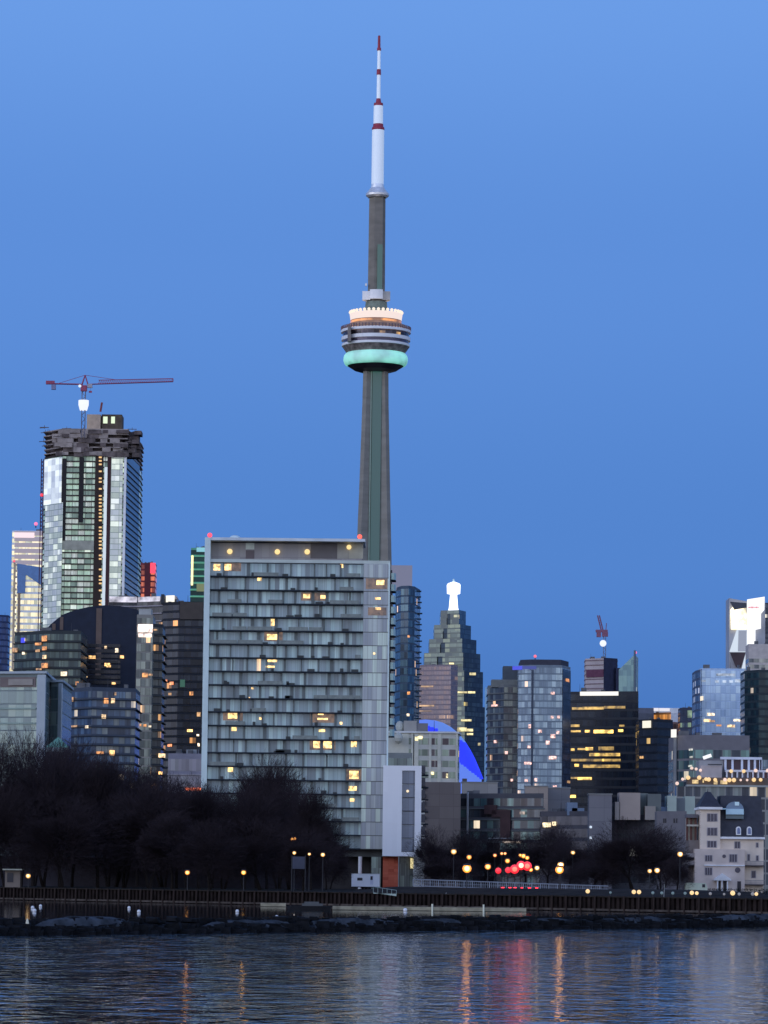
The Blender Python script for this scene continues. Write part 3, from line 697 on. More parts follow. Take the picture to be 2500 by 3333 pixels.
# side balconies at the right end
for k in range(15):
    z = cz(1880 + k * 36.5)
    mb = MB(); P = [(XR + .02, CD + 3), (XR + .9, CD + 3.1), (XR + 1.35, CD + 4.4), (XR + 1.4, CD + 8), (XR + .02, CD + 8)]
    mb.prism(P, z - .15, z + .05); mb.build('side_balcony', slabm, root)
    MB().prism([(XR + .3, CD + 3.1), (XR + .9, CD + 3.1), (XR + 1.36, CD + 4.4), (XR + .8, CD + 4.4)], z + .05, z + 1.5).build('side_rail', flat('side_rail_glass', D(130, 150, 165), .3, .1), root)
    if k < 14: MB().box(XR + .03, XR + .5, CD + 3.6, CD + 12, z + .3, z + 2.2).build('side_window', drk, root)
def beacon(px, py, d, label, col=(255, 70, 90), s=14, r=8):
    p = at(px, py, d); rr = r * d / F
    root = thing('aviation_beacon', label, 'beacon', (p.x, d, p.z - rr * 2.2), 'red aviation warning lights on the roofs')
    MB().bar((p.x, d, p.z - rr * 2.2), (p.x, d, p.z), rr * .3, n=6).build('stand', pole_m, root)
    MB().ball((p.x, d, p.z), rr, n=10).build('lamp_globe', bulb(col, s), root, True)
beacon(683, 1742, CD + 2, 'pink warning light on the left end of the condominium roof')
beacon(1171, 1747, CD + 2, 'orange red warning light on the roof edge in front of the tall tower', (255, 90, 60), 16)
# satellite dome and small masts on the condo roof
p = at(765, 1742, CD + 6); root = thing('roof_tank', 'pale low rounded tank on the condominium roof near its left end', 'tank', (p.x, p.y, zpt))
MB().lathe((p.x, p.y), [(1.3, zpt), (1.3, zpt + .5), (.9, zpt + .9), (.2, zpt + 1.1), (.01, zpt + 1.12)], 14).build('tank_shell', paleconc, root, True)
# ------------------------------------------------------------------ white tower block attached in front
W0, W1 = at(1246, 2640, 790).x, at(1371, 2640, 790).x
root = thing('white_block', 'plain white tower block with one tall strip of windows beside the condominium', 'building', ((W0+W1)/2, 795, LAND))
wz = lambda py: zat(1308, py, 790)
mw = clad('white_render', (180, 182, 214), 3.1, 3.3, 2)
g0, g1 = at(1308, 2640, 790).x, at(1350, 2640, 790).x
MB().box(W0, g0, 790, 803, wz(2787), wz(2492)).build('wall', mw, root)
MB().box(g1, W1, 790, 803, wz(2787), wz(2492)).build('wall', mw, root)
MB().box(g0, g1, 790, 803, wz(2508), wz(2492)).build('wall', mw, root)
MB().box(g0, g1, 790, 803, wz(2787), wz(2773)).build('wall', mw, root)
gg = facade('white_block_glass', 1.4, 3.2, [(84, 92, 120), (76, 84, 110), (94, 104, 130), (66, 72, 94)], (.05, (66, 70, 90)), vcurt=.2, seed=5)
for k in range(6):
    y0 = 2508 + k * 44.1; MB().box(g0 + .01, g1 - .01, 790.35, 792, wz(y0 + 42), wz(y0 + 1), 0, wz(y0 + 42)).build('window', gg, root)
    MB().box(g0 + .01, g1 - .01, 790.2, 790.36, wz(y0 + 44), wz(y0 + 42)).build('transom', drk, root)
p = at(1327, 2575, 790.3); MB().ball((p.x, 790.25, p.z), .3, n=8).build('ceiling_lamp', bulb((255, 230, 190), 4), root, True)
MB().box(at(1246, 2830, 792).x, at(1296, 2830, 792).x, 792, 803, LAND, wz(2787.3)).build('brick_base', clad('orange_brick', (122, 56, 46), 1.2, .6, 8), root)
MB().box(at(1300, 2830, 792).x, at(1345, 2830, 792).x, 793, 803, LAND, wz(2787.3)).build('entrance_glass', facade('entrance_glass', 1.1, 2.6, [(60, 66, 76), (80, 90, 98), (44, 48, 58)], (.08, (40, 44, 52)), seed=6), root)
MB().box(at(1336, 2800, 792).x, at(1346, 2800, 792).x, 792.4, 792.95, wz(2826), wz(2792)).build('entrance_lamp', bulb((255, 236, 170), 3), root)
for k in range(7):
    z = wz(2520 + k * 40); MB().box(W1 + .01, W1 + 1.6, 795, 800, z - .12, z + .12).build('side_balcony', slabm, root); MB().box(W1 + .01, W1 + .9, 794.6, 801, z + .3, z + 2.1).build('side_window', flat('side_dark_glass', D(38, 40, 56), .3), root)
# ------------------------------------------------------------------ office trailer
T0, T1 = at(1144, 2865, 780).x, at(1236, 2865, 780).x
root = thing('site_trailer', 'white office trailer with a dark window parked below the condominium', 'trailer', ((T0+T1)/2, 781, LAND)); zt = zat(1190, 2845, 780)
MB().box(T0, T1, 780, 782.6, LAND + .55, zt).build('body', flat('trailer_white', D(186, 190, 222), .5, var=.06), root)
a_ = (T0, 780); b_ = (T1, 780)
panel(MB(), a_, b_, 1163, 1180, 2857, 2866, .04, .06).build('window', drk, root)
panel(MB(), a_, b_, 1205, 1215, 2850, 2879, .04, .06).build('door', flat('trailer_door', D(150, 155, 190), .5), root)
panel(MB(), a_, b_, 1206, 1213, 2852, 2864, .08, .06).build('window', drk, root)
MB().box(T0 - .05, T1 + .05, 779.95, 782.65, zt + .002, zt + .1).build('roof', flat('trailer_roof', D(140, 146, 170), .6), root)
for px in (1180, 1192, 1203):
    x = at(px, 2885, 780).x; MB().bar((x, 780.3, LAND + .35), (x, 780.55, LAND + .35), .35, n=14).build('wheel', flat('tyre', (.015, .015, .015, 1), .9), root)
MB().box(T0 + .2, T1 - .2, 780.6, 782, LAND + .4, LAND + .56).build('chassis', drk, root)
# ------------------------------------------------------------------ left side of the skyline
greyc = flat('grey_concrete', D(96, 98, 112), .85, var=.12, scale=.1)
darkc = flat('dark_concrete', D(34, 38, 50), .8, var=.2, scale=.1)
def unfin(px0, px1): pass
# far left blue tower
r, fp, zt = tower('office_tower', 'dark blue office tower cut off by the left edge of the picture', [(-60, 2400), (28, 2410)], 1998, 4.0,
    facade('blue_far', 3, 4, [(26, 44, 92), (30, 52, 104), (22, 38, 80)], (.05, (20, 30, 60)), .02, lits=.6), flat('navy_wall', D(24, 38, 80)), ylow=2230)
# gold and white stepped office tower
r, fp, zt = tower('office_tower', 'pale office tower with golden lit storeys and a slanting notch at far left', [(40, 2300), (150, 2300)], 1727, 3.9,
    facade('gold_glass', 4.2, 3.9, [(190, 180, 165), (200, 190, 170), (180, 170, 160)], (.04, (150, 140, 130)), .95, (255, 225, 165), .5, 2), flat('lav_stone', D(196, 190, 212), .8, var=.05), ylow=2220, frac=(.3, .95))
A, B = fp[0], fp[1]
for k in range(6):
    panel(MB(), A, B, 47, 150, 1729 + k*19, 1729 + k*19 + 14, .25, .3).build('stone_band', glow('stone_glow', E(214, 200, 222), .42), r)  # stone bands emit light themselves, as if floodlit
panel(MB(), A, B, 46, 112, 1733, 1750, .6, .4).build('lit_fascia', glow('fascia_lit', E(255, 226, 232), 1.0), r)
def wedge(root, A, B, pts, out, mat, name, thick=.6):
    P = [hit(A, B, x, y, out) for x, y in pts]; e = (Vector(B[:2]) - Vector(A[:2])).normalized(); n = Vector((e.y, -e.x, 0)) * -thick
    mb = MB(); mb.face(P)
    for i in range(len(P)): j = (i+1) % len(P); mb.face([P[i], P[i] + n, P[j] + n, P[j]])
    mb.build(name, mat, root)
wedge(r, A, B, [(56, 1930), (82, 1930), (84, 1870), (144, 1912), (144, 1848), (56, 1834)], .6, flat('notch_glass', D(56, 84, 140), .12, .3), 'notch_glazing')
panel(MB(), A, B, 41, 52, 1834, 2180, .5, .4, 0).build('corner_strip', facade('corner_squares', 12, 3.9, [(190, 180, 165)], (.12, (120, 110, 110)), 1, (255, 232, 190), .9, hline=.35), r)
panel(MB(), A, B, 56, 64, 1930, 2180, .4, .3, 0).build('brown_pier', flat('pier_brown', D(104, 92, 92), .8), r)  # plain brown pier beside the corner strip
beacon(117, 1705, 2300, 'pink warning light on the pale tower beside the construction hoist', (255, 120, 170), 8, 6)
beacon(46, 1826, 2299, 'tiny red warning light at the upper left corner of the notched tower', (255, 90, 110), 4, 4)
# ------------------------------------------------------------------ tower under construction with hammerhead crane
d0 = 1900
cols = [(141, 1925), (202, 1900), (318, 1900), (400, 1900), (452, 1960)]
r, fp, zt = tower('construction_tower', 'tall glass residential tower under construction with raw concrete top storeys', [(141, 1915), (202, 1900), (408, 1900), (454, 1965)], 1478, 3.0,
    facade('site_glass', 3.4, 3.0, [(150, 172, 164), (168, 186, 176), (128, 146, 140), (96, 112, 112), (156, 180, 172)], (.08, (50, 52, 56)), .05, (220, 240, 220), .35), flat('raw_dark', D(48, 44, 50), .9, var=.3, scale=.3), yref=1700, ylow=2030, frac=(.2, .95), slab=.5, slabmat=flat('slab_dark', D(62, 58, 62), .9))
P0, P1, P2, P3 = fp[:4]
z = lambda py: zat(300, py, 1900)
wg = facade('white_panel_glow', 7.5, 3.0, [(226, 236, 226), (218, 230, 220), (222, 234, 228)], (.03, (190, 200, 196)), 1, (244, 252, 236), .5, metal=.1, vcurt=.06)  # emission added to the panels to make them look whiter
wg2 = facade('pale_panel', 4.4, 3.0, [(178, 190, 184), (188, 198, 190), (166, 180, 174)], (.05, (120, 130, 134)), .4, (240, 246, 232), .35, metal=.1, hline=.12, vcurt=.1)
panel(MB(), P0, P1, 143, 200, 1492, 1640, .75, .3).build('white_glass_strip', wg, r)
panel(MB(), P0, P1, 143, 200, 1640, 2040, .75, .3).build('pale_glass_strip', wg2, r)
for a, c, y0, y1, mt, nm in ((200, 214, 1492, 1760, flat('shaft_dark', D(24, 22, 28)), 'open_bay'), (257, 272, 1488, 1700, flat('shaft_dark', D(24, 22, 28)), 'open_bay'),
        (306, 332, 1478, 2000, flat('hoist_bay', D(36, 26, 26)), 'hoist_bay'), (336, 346, 1520, 1990, glow('lit_strip', E(225, 240, 255), .75), 'bright_strip'), (346, 358, 1478, 1990, flat('maroon_bay', D(46, 26, 34)), 'maroon_bay'),
        (358, 396, 1484, 1990, wg2, 'pale_glass_strip'), (400, 408, 1484, 1990, flat('white_edge', D(196, 206, 216), .6), 'edge_trim'),
        (200, 306, 1760, 1790, flat('mech_grey', D(118, 120, 126), .8, var=.2, scale=.3), 'plant_storey')):
    panel(MB(), P1, P2, a, c, y0, y1, .7, .3).build(nm, mt, r)
mb = MB()
panel(mb, P2, P3, 409, 451, 1484, 2000, .1, .08); mb.build('dark_glass_side', facade('dark_side', 3.2, 3.0, [(34, 52, 84), (26, 40, 66), (44, 62, 92)], (.06, (20, 26, 40)), 0, hline=.18), r)
rc = random.Random(5)
for k in range(44):
    y = 1486 + k * 11.4
    if rc.random() < .8: panel(MB(), P1, P2, 322, 331, y, y + 5, .85, .2).build('site_lamp', bulb((255, 205, 130), 1.6), r)
# raw concrete storeys: slabs with ragged edges, columns, netting
rawm = flat('raw_concrete', D(112, 106, 118), .95, var=.35, scale=.25); form = flat('formwork', D(74, 68, 78), .95, var=.4, scale=.3)
zt2 = z(1392)
core_fp = offset(fp, -3)
MB().prism(core_fp, zt - .5, zt2 - .3).build('core_wall', form, r)
nfl = 6
for k in range(nfl):
    zz = zt + (zt2 - zt) * (k + .6) / nfl
    MB().prism(offset(fp, rc.uniform(.2, .8)), zz - .3, zz + .3).build('raw_slab', rawm, r)
    for _ in range(12):
        x = rc.uniform(P1[0] - 6, P2[0] - 5); y = 1898.6 + rc.uniform(-.7, .7); hh = rc.uniform(1.9, 2.9); MB().box(x, x + rc.uniform(3, 8), y, y + .3, zz - hh, zz - .3).build('safety_screen', rawm if (k + _) % 2 else form, r)
    for _ in range(4):
        x = P2[0] + rc.uniform(-1, 4.5); MB().box(x, x + rc.uniform(1, 4), 1900 + rc.uniform(0, 8), 1912, zz - 2.4, zz - .3).build('safety_screen', form, r)
    for _ in range(4):
        x = rc.choice((P0[0] + rc.uniform(1, 4), P3[0] + rc.uniform(-2, 0), rc.uniform(P0[0], P3[0]), rc.uniform(P0[0], P3[0]))); y = 1896 + rc.uniform(0, 8)
        MB().bar((x - 2.4, y, zz + .4), (x + 2.4, y - 1, zz + rc.uniform(.2, .7)), .18).build('scaffold_board', form, r)
        MB().bar((x, y, zz), (x, y, zz + rc.uniform(1, 2.4)), .12).build('scaffold_pole', form, r)
bx = lambda px, py=1360: at(px, py, 1906).x
MB().box(bx(283), bx(327), 1906, 1916, zt2 - .5, z(1344)).build('lift_core', flat('plywood', (.52, .40, .30, 1), .8, var=.15, scale=.4), r)
MB().box(bx(330), bx(396), 1908, 1922, zt2 - .5, z(1342)).build('climbing_form', flat('climbing_form', D(64, 56, 54), .8, var=.3, scale=.4), r)
for a, c in ((336, 350), (362, 374)): panel(MB(), (bx(330), 1908), (bx(396), 1908), a, c, 1356, 1378, .1, .3).build('work_light', bulb((235, 255, 215), 1.5), r)
p = at(327, 1340, 1906); q = at(332, 1310, 1906); MB().bar(p, q, .55, n=6).build('placing_boom', flat('boom_red', D(104, 56, 66)), r)
def crane(root_xy, zb, zc, jib, back, zj, label, colr, group, rise=0, lumin=True, name='tower_crane'):
    x, y = root_xy
    root = thing(name, label, 'crane', (x, y, zb), group); cm = flat('crane_red_%d' % colr[0], D(*colr), .6); w_ = .9
    mb = MB()
    for sx in (-w_, w_):
        for sy in (-w_, w_): mb.bar((x+sx, y+sy, zb), (x+sx, y+sy, zc), .16)
    zz = zb; f = 1
    while zz < zc - 1.8:
        mb.bar((x - w_*f, y - w_, zz), (x + w_*f, y - w_, zz + 2), .1); mb.bar((x - w_*f, y + w_, zz), (x + w_*f, y + w_, zz + 2), .1); zz += 2; f = -f
    mb.build('mast', flat('crane_mast_grey', D(80, 80, 104), .6), root)
    return root, cm
px_ = at(272, 1300, 1895); zb = zt2 - 6
cr, cm = crane((px_.x, 1896), zb, z(1262), 0, 0, 0, 'red hammerhead tower crane with a long jib above the unfinished tower', (112, 50, 84), 'construction cranes')
def Z9(py, px=272): return zat(px, py, 1896)
X9 = lambda px: at(px, 1245, 1896).x
x0 = px_.x; y0 = 1896
MB().box(x0 - 1.6, x0 + 1.6, y0 - 1.6, y0 + 1.6, Z9(1273), Z9(1255)).build('slewing_ring', cm, cr)
MB().box(x0 + 1.9, x0 + 4.4, y0 - 1.2, y0 + 1, Z9(1262), Z9(1250)).build('cabin', flat('cabin_white', D(120, 120, 150), .4), cr)
mb = MB(); top = (x0 + .5, y0, Z9(1221))
for s in (-1, 1): mb.bar((x0 - 1.2, y0 + s, Z9(1255)), top, .3); mb.bar((x0 + 2, y0 + s, Z9(1250)), top, .3)
mb.build('apex_frame', cm, cr)
mb = MB(); n = 34; xe = X9(563); xs = x0 + 1.6; zlo = lambda x: Z9(1251) + (x - xs) / (xe - xs) * (Z9(1239) - Z9(1251)); zhi = lambda x: Z9(1238) + (x - xs) / (xe - xs) * (Z9(1229) - Z9(1238))
for s in (-.8, .8): mb.bar((xs, y0 + s, zlo(xs)), (xe, y0 + s, zlo(xe)), .2)
mb.bar((xs + 6, y0, zhi(xs + 6)), (xe, y0, zhi(xe)), .2)
for k in range(n):
    xa = xs + 6 + (xe - xs - 6) * k / n; xb = xs + 6 + (xe - xs - 6) * (k + .5) / n; xc = xs + 6 + (xe - xs - 6) * (k + 1) / n
    for s in (-.8, .8): mb.bar((xa, y0 + s, zlo(xa)), (xb, y0, zhi(xb)), .08); mb.bar((xb, y0, zhi(xb)), (xc, y0 + s, zlo(xc)), .08)
mb.bar((xe, y0, zhi(xe)), (xe, y0, zlo(xe) - .2), .25); mb.build('jib', cm, cr)
xk = X9(153); mb = MB()
for s in (-.8, .8): mb.bar((x0 - 1.5, y0 + s, Z9(1251)), (xk, y0 + s, Z9(1250)), .28)
for k in range(12):
    xa = x0 - 1.5 + (xk - x0 + 1.5) * k / 12; mb.bar((xa, y0 - .8, Z9(1251)), (xa, y0 + .8, Z9(1251)), .12)
mb.box(xk - .5, xk + 4, y0 - 1, y0 + 1, Z9(1252), Z9(1241)); mb.build('counter_jib', cm, cr)
MB().box(X9(168), X9(182), y0 - 1.1, y0 + 1.1, Z9(1269), Z9(1253)).build('counterweight', flat('counterweight', D(92, 96, 140), .9), cr)
MB().bar(top, (X9(378), y0, zhi(X9(378))), .12).bar(top, (X9(190), y0, Z9(1249)), .12).build('tie_cable', cm, cr)
mb = MB(); xh = X9(295); mb.bar((xh, y0, zlo(xh)), (xh, y0, Z9(1272)), .05); mb.box(xh - .8, xh + .8, y0 - .3, y0 + .3, Z9(1278), Z9(1272)); mb.build('hook_block', cm, cr)
MB().lathe((x0, y0), [(1.9, Z9(1336)), (2.7, Z9(1318)), (2.7, Z9(1303)), (.02, Z9(1301))], 12).build('glowing_collar', bulb((235, 240, 255), 4), cr)  # emissive wrap in place of a mast section lit by floodlights
MB().ball((x0 - 2.0, y0 - 1.8, Z9(1258)), .8, n=8).build('work_lamp', bulb((220, 235, 255), 3), cr)
# construction hoist up the left face
rh = thing('construction_hoist', 'dark red lit hoist mast with red lamps on the left side of the unfinished tower', 'hoist', (at(137, 1600, 1925).x, 1925, LAND))
hx_ = at(137, 1600, 1925).x; zh = lambda py: zat(137, py, 1925)
mb = MB()
for sx in (-.6, .6):
    for sy in (-.6, .6): mb.bar((hx_+sx, 1925+sy, LAND), (hx_+sx, 1925+sy, zh(1494)), .18)
zz = zh(1730)
while zz < zh(1494) - 2: mb.bar((hx_ - .6, 1924.4, zz), (hx_ + .6, 1924.4, zz + 2), .14); mb.bar((hx_ + .6, 1924.4, zz), (hx_ - .6, 1924.4, zz + 2), .14); zz += 2
mb.build('mast', flat('hoist_red_lit', D(66, 30, 64), .7), rh)  # red light on the mast is put into its base colour
MB().ball((hx_, 1923.6, zh(1612)), .9, n=8).build('warning_lamp', bulb((255, 60, 80), 4), rh)
# red lit tower, teal lit tower
r, fp, zt = tower('office_tower', 'small red and amber lit tower just right of the unfinished tower', [(444, 2500), (506, 2500)], 1832, 4.0,
    facade('red_glass', 3.2, 4.0, [(120, 56, 54), (96, 40, 44), (140, 70, 60)], (.14, (60, 20, 30)), .8, (255, 140, 100), .42, hline=.12), flat('red_wall', D(84, 26, 40), .7), ylow=1990)
panel(MB(), fp[0], fp[1], 470, 490, 1832, 1990, .6, .4).build('dark_pier', flat('dark_red_pier', D(60, 14, 30), .7), r)
panel(MB(), fp[0], fp[1], 489, 506, 1832, 1866, .8, .5).build('red_sign', glow('red_sign', E(255, 50, 78), 1.3), r)
r, fp, zt = tower('office_tower', 'tower with teal lit storeys rising just left of the condominium', [(622, 2200), (680, 2200)], 1783, 4.1,
    facade('teal_glass', 12, 4.1, [(22, 54, 56), (30, 70, 66), (16, 40, 44)], (.02, (20, 50, 50)), 0), flat('teal_wall', D(70, 126, 118), .7), ylow=2010, slab=.4, slabmat=glow('teal_line', E(120, 220, 176), .55))
panel(MB(), fp[0], fp[1], 640, 676, 1782, 1796, .6, .4).build('lit_crown', glow('crown_teal', E(130, 200, 214), .9), r)
panel(MB(), fp[0], fp[1], 622, 629, 1808, 1905, .7, .5).build('lamp_strip', glow('cream_strip', E(255, 240, 170), 1.5), r)
panel(MB(), fp[0], fp[1], 640, 676, 1900, 1925, .6, .3).build('lit_storey', glow('olive_lit', E(130, 140, 70), .6), r)
r, fp, zt = tower('office_tower', 'lower tower with glowing pink, white and amber storeys squeezed beside the condominium', [(608, 2150), (672, 2150)], 2000, 4.4,
    facade('violet_glass', 6, 4.4, [(40, 36, 66), (54, 44, 78), (34, 30, 54)], (.04, (60, 50, 80)), 0, hline=.12), flat('violet_wall', D(60, 56, 96), .7), ylow=2200, slab=.3, slabmat=flat('violet_line', D(140, 130, 150), .7))
panel(MB(), fp[0], fp[1], 609, 624, 2000, 2148, .8, .4).build('amber_strip', room('amber_strip', E(255, 176, 110), 2.2, .25), r)
for y0, y1, a, c in ((2004, 2036, 646, 662), (2056, 2066, 626, 670), (2076, 2094, 626, 670)):
    panel(MB(), fp[0], fp[1], a, c, y0, y1, .6, .3).build('lit_storey', room('lit_amber', E(255, 200, 140), 1.7, .15), r)
panel(MB(), fp[0], fp[1], 626, 646, 2004, 2040, .5, .3).build('violet_panel', glow('violet_panel', E(140, 130, 180), .6), r)
for y in (2112, 2168): panel(MB(), fp[0], fp[1], 636, 668, y, y + 5, .6, .3).build('pink_line', glow('pink_line', E(255, 150, 170), .8), r)
# light topped dark slab behind
r, fp, zt = tower('apartment_tower', 'wide dark tower with a pale floodlit roof band behind the curved roof', [(355, 1500), (448, 1500), (575, 1490)], 1940, 3.1,
    facade('dark_a', 2.8, 3.1, [(26, 30, 42), (34, 38, 50), (44, 48, 58), (20, 22, 32)], (.1, (20, 20, 28)), .05, (255, 190, 120), .8), flat('lav_wall', D(110, 108, 130), .8), ylow=2500, slab=.35, slabmat=darkc)
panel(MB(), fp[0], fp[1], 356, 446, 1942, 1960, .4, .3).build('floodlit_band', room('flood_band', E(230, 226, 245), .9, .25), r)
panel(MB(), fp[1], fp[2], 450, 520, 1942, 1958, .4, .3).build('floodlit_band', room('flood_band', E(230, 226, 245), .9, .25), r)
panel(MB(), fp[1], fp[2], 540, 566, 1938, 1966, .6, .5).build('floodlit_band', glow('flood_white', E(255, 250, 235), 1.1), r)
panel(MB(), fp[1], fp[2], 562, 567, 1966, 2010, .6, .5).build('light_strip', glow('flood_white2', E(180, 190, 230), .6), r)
roofbox(r, 524, 534, 1934, 1960, 1488, 8, darkc)
# dark tower with lights
r, fp, zt = tower('apartment_tower', 'black slab tower dotted with orange windows immediately left of the condominium', [(530, 1405), (583, 1400), (668, 1400)], 1958, 3.0,
    facade('black_a', 2.6, 3.0, [(14, 20, 38), (20, 26, 44), (30, 36, 52), (11, 15, 28)], (.1, (13, 16, 28)), .03, (255, 180, 110), 1.0), flat('black_wall', D(18, 20, 30), .8), ylow=2560, slab=.4, slabmat=flat('black_slab', D(24, 30, 46)))
roofbox(r, 585, 660, 1960, 2010, 1399, 10, flat('roof_brown', D(50, 46, 50)))
lits(r, fp[1], fp[2], [(623, 2257, 12, 12), (647, 2325, 12, 14), (618, 2378, 18, 8), (646, 2424, 8, 10), (553, 2259, 10, 8), (644, 2393, 8, 6)], WARM(3), out=.5)
lits(r, fp[0], fp[1], [(535, 2216, 18, 6), (558, 2224, 12, 10), (552, 2426, 14, 8)], room('or_room', E(255, 150, 90), 2), out=.5)
panel(MB(), fp[1], fp[2], 586, 602, 2212, 2236, .5, .2).build('green_sign', glow('green_sign', E(40, 110, 70), .5), r)
# narrow glass tower with lit top storey and dark balconied one right of it
r, fp, zt = tower('apartment_tower', 'narrow grey glass tower with a brilliantly lit top storey left of the black slab', [(446, 1250), (498, 1250)], 2000, 3.0,
    facade('grey_a', 1.6, 3.0, [(86, 92, 98), (98, 104, 112), (72, 78, 88), (62, 66, 76), (110, 116, 122)], (.08, (56, 56, 62)), .03, (255, 200, 140), 1.0, vcurt=.2), flat('grey_a_wall', D(96, 96, 106), .8), ylow=2560, frac=(.1, .95))
lits(r, fp[0], fp[1], [(473, 2045, 48, 26), (472, 2068, 44, 12)], room('top_white', E(255, 226, 214), 2.2, .5), out=.3)
lits(r, fp[0], fp[1], [(472, 2197, 18, 14), (490, 2196, 14, 6), (456, 2360, 8, 7), (472, 2361, 10, 7), (488, 2364, 8, 6)], WARM(3), out=.3)
for k in range(0, 1): roofbox(r, 452, 492, 1982, 2004, 1252, 8, flat('roof_lav', D(120, 124, 140)))
r, fp, zt = tower('apartment_tower', 'dark tower of stacked balconies between the narrow grey tower and the black slab', [(498, 1260), (530, 1262)], 2030, 3.0,
    facade('dark_bal', 2.4, 3.0, [(40, 44, 54), (30, 34, 44), (56, 60, 68)], (.12, (20, 20, 28)), .04, (255, 190, 120), .8), darkc, ylow=2560, bal=.9, balmat=flat('dark_balcony', D(54, 58, 66)))
lits(r, fp[0], fp[1], [(527, 2459, 22, 13), (523, 2516, 12, 9), (505, 2050, 14, 5)], WARM(3), out=1.0)
# curved dark tower
cpts = [(150, 2050), (165, 2032), (185, 2015), (210, 1998), (245, 1985), (290, 1975), (340, 1970), (390, 1972), (447, 1984)]
A = at(150, 2100, 1350); B = at(447, 2100, 1350); A = (A.x, 1350); B = (B.x, 1350)
root = thing('curved_roof_tower', 'near black tower with a sweeping curved roofline on the left', 'building', ((A[0]+B[0])/2, 1355, LAND))
mb = MB(); top = [hit(A, B, x, y) for x, y in cpts]; n = len(top)
for i in range(n - 1):
    a, c = top[i], top[i+1]
    mb.face([(a.x, 1350, LAND), (c.x, 1350, LAND), (c.x, 1350, c.z), (a.x, 1350, a.z)], [(a.x, 0), (c.x, 0), (c.x, c.z), (a.x, a.z)])
    mb.face([(a.x, 1350, a.z), (c.x, 1350, c.z), (c.x, 1368, c.z), (a.x, 1368, a.z)])
mb.face([(top[0].x, 1350, LAND), (top[0].x, 1350, top[0].z), (top[0].x, 1368, top[0].z), (top[0].x, 1368, LAND)])
mb.face([(top[-1].x, 1350, LAND), (top[-1].x, 1368, LAND), (top[-1].x, 1368, top[-1].z), (top[-1].x, 1350, top[-1].z)])
mb.face([(top[0].x, 1368, LAND), (top[0].x, 1368, top[0].z)] + [(q.x, 1368, q.z) for q in top[1:]] + [(top[-1].x, 1368, LAND)])
mb.build('wall', flat('curve_navy', D(16, 23, 44), .8, 0, var=.2), root)
for a, c, y0 in ((170, 181, 2030), (195, 206, 2008), (312, 330, 1980)): panel(MB(), A, B, a, c, y0, 2050 if a < 300 else 2200, .3, .3).build('brown_fin', flat('brown_fin', D(72, 62, 66), .8), root)
cgm = facade('curve_glass', 2.6, 3.1, [(20, 22, 34), (28, 28, 40), (40, 38, 46), (16, 18, 28)], (.1, (14, 14, 24)), .0)
for k in range(8): panel(MB(), A, B, 268, 392, 2096 + k*17, 2107 + k*17, .35, .2, 0, 0).build('window_band', cgm, root)
lits(root, A, B, [(380, 2117, 10, 14), (397, 2138, 12, 10), (349, 2163, 18, 10), (300, 2139, 22, 10), (344, 2107, 8, 9), (370, 2224, 12, 7), (278, 2090, 10, 6), (279, 2118, 9, 5), (279, 2175, 8, 6), (280, 2203, 8, 4), (354, 2168, 14, 7)], WARM(2), out=.6)
# dark glass block left of it
r, fp, zt = tower('apartment_tower', 'dark glass apartment block with a column of bright cream windows at left', [(48, 1312), (150, 1300), (264, 1300)], 2052, 3.15,
    facade('dark_green', 1.7, 3.15, [(50, 62, 70), (62, 74, 80), (40, 50, 60), (70, 82, 88)], (.06, (34, 40, 46)), .0, vcurt=.3), flat('dg_wall', D(34, 40, 50), .8), ylow=2560, slab=.5, slabmat=flat('dg_slab', D(26, 30, 38)))
lits(r, fp[0], fp[1], [(144, 2078, 16, 18), (144, 2110, 14, 12), (144, 2138, 12, 12), (145, 2166, 20, 16), (124, 2096, 20, 8), (76, 2082, 10, 10), (48, 2116, 16, 14), (76, 2126, 8, 8), (122, 2118, 14, 8), (126, 2178, 18, 6)], WARM(2.4), out=.6)
lits(r, fp[1], fp[2], [(208, 2193, 20, 14), (251, 2224, 10, 12), (255, 2249, 14, 12), (232, 2276, 14, 14), (238, 2366, 22, 8), (282, 2366, 10, 8)], WARM(2.0), out=.6)
panel(MB(), fp[0], fp[1], 68, 80, 2076, 2092, .7, .2).build('blue_lamp', glow('blue_lit', E(50, 60, 255), .9), r)
# bluish condo below it
r, fp, zt = tower('apartment_block', 'blue grey glass apartment block with wide balconies above the bare trees', [(222, 1110), (300, 1100), (442, 1105)], 2236, 2.75,
    facade('blue_low', 1.8, 2.75, [(52, 66, 96), (62, 78, 108), (44, 54, 80), (80, 88, 104), (36, 44, 66)], (.07, (40, 48, 66)), .02, (240, 220, 190), .6, vcurt=.25), flat('bl_wall', D(44, 52, 74), .8), ylow=2620, bal=.8, balmat=flat('bl_balcony', D(28, 36, 54)))
lits(r, fp[1], fp[2], [(338, 2332, 14, 14), (346, 2281, 14, 18), (368, 2281, 12, 16), (326, 2450, 24, 8), (365, 2450, 16, 16), (376, 2258, 6, 10)], WARM(2.4), out=.7)
lits(r, fp[0], fp[1], [(232, 2276, 12, 14), (240, 2365, 20, 8), (282, 2366, 10, 8)], WARM(2.4), out=.7)
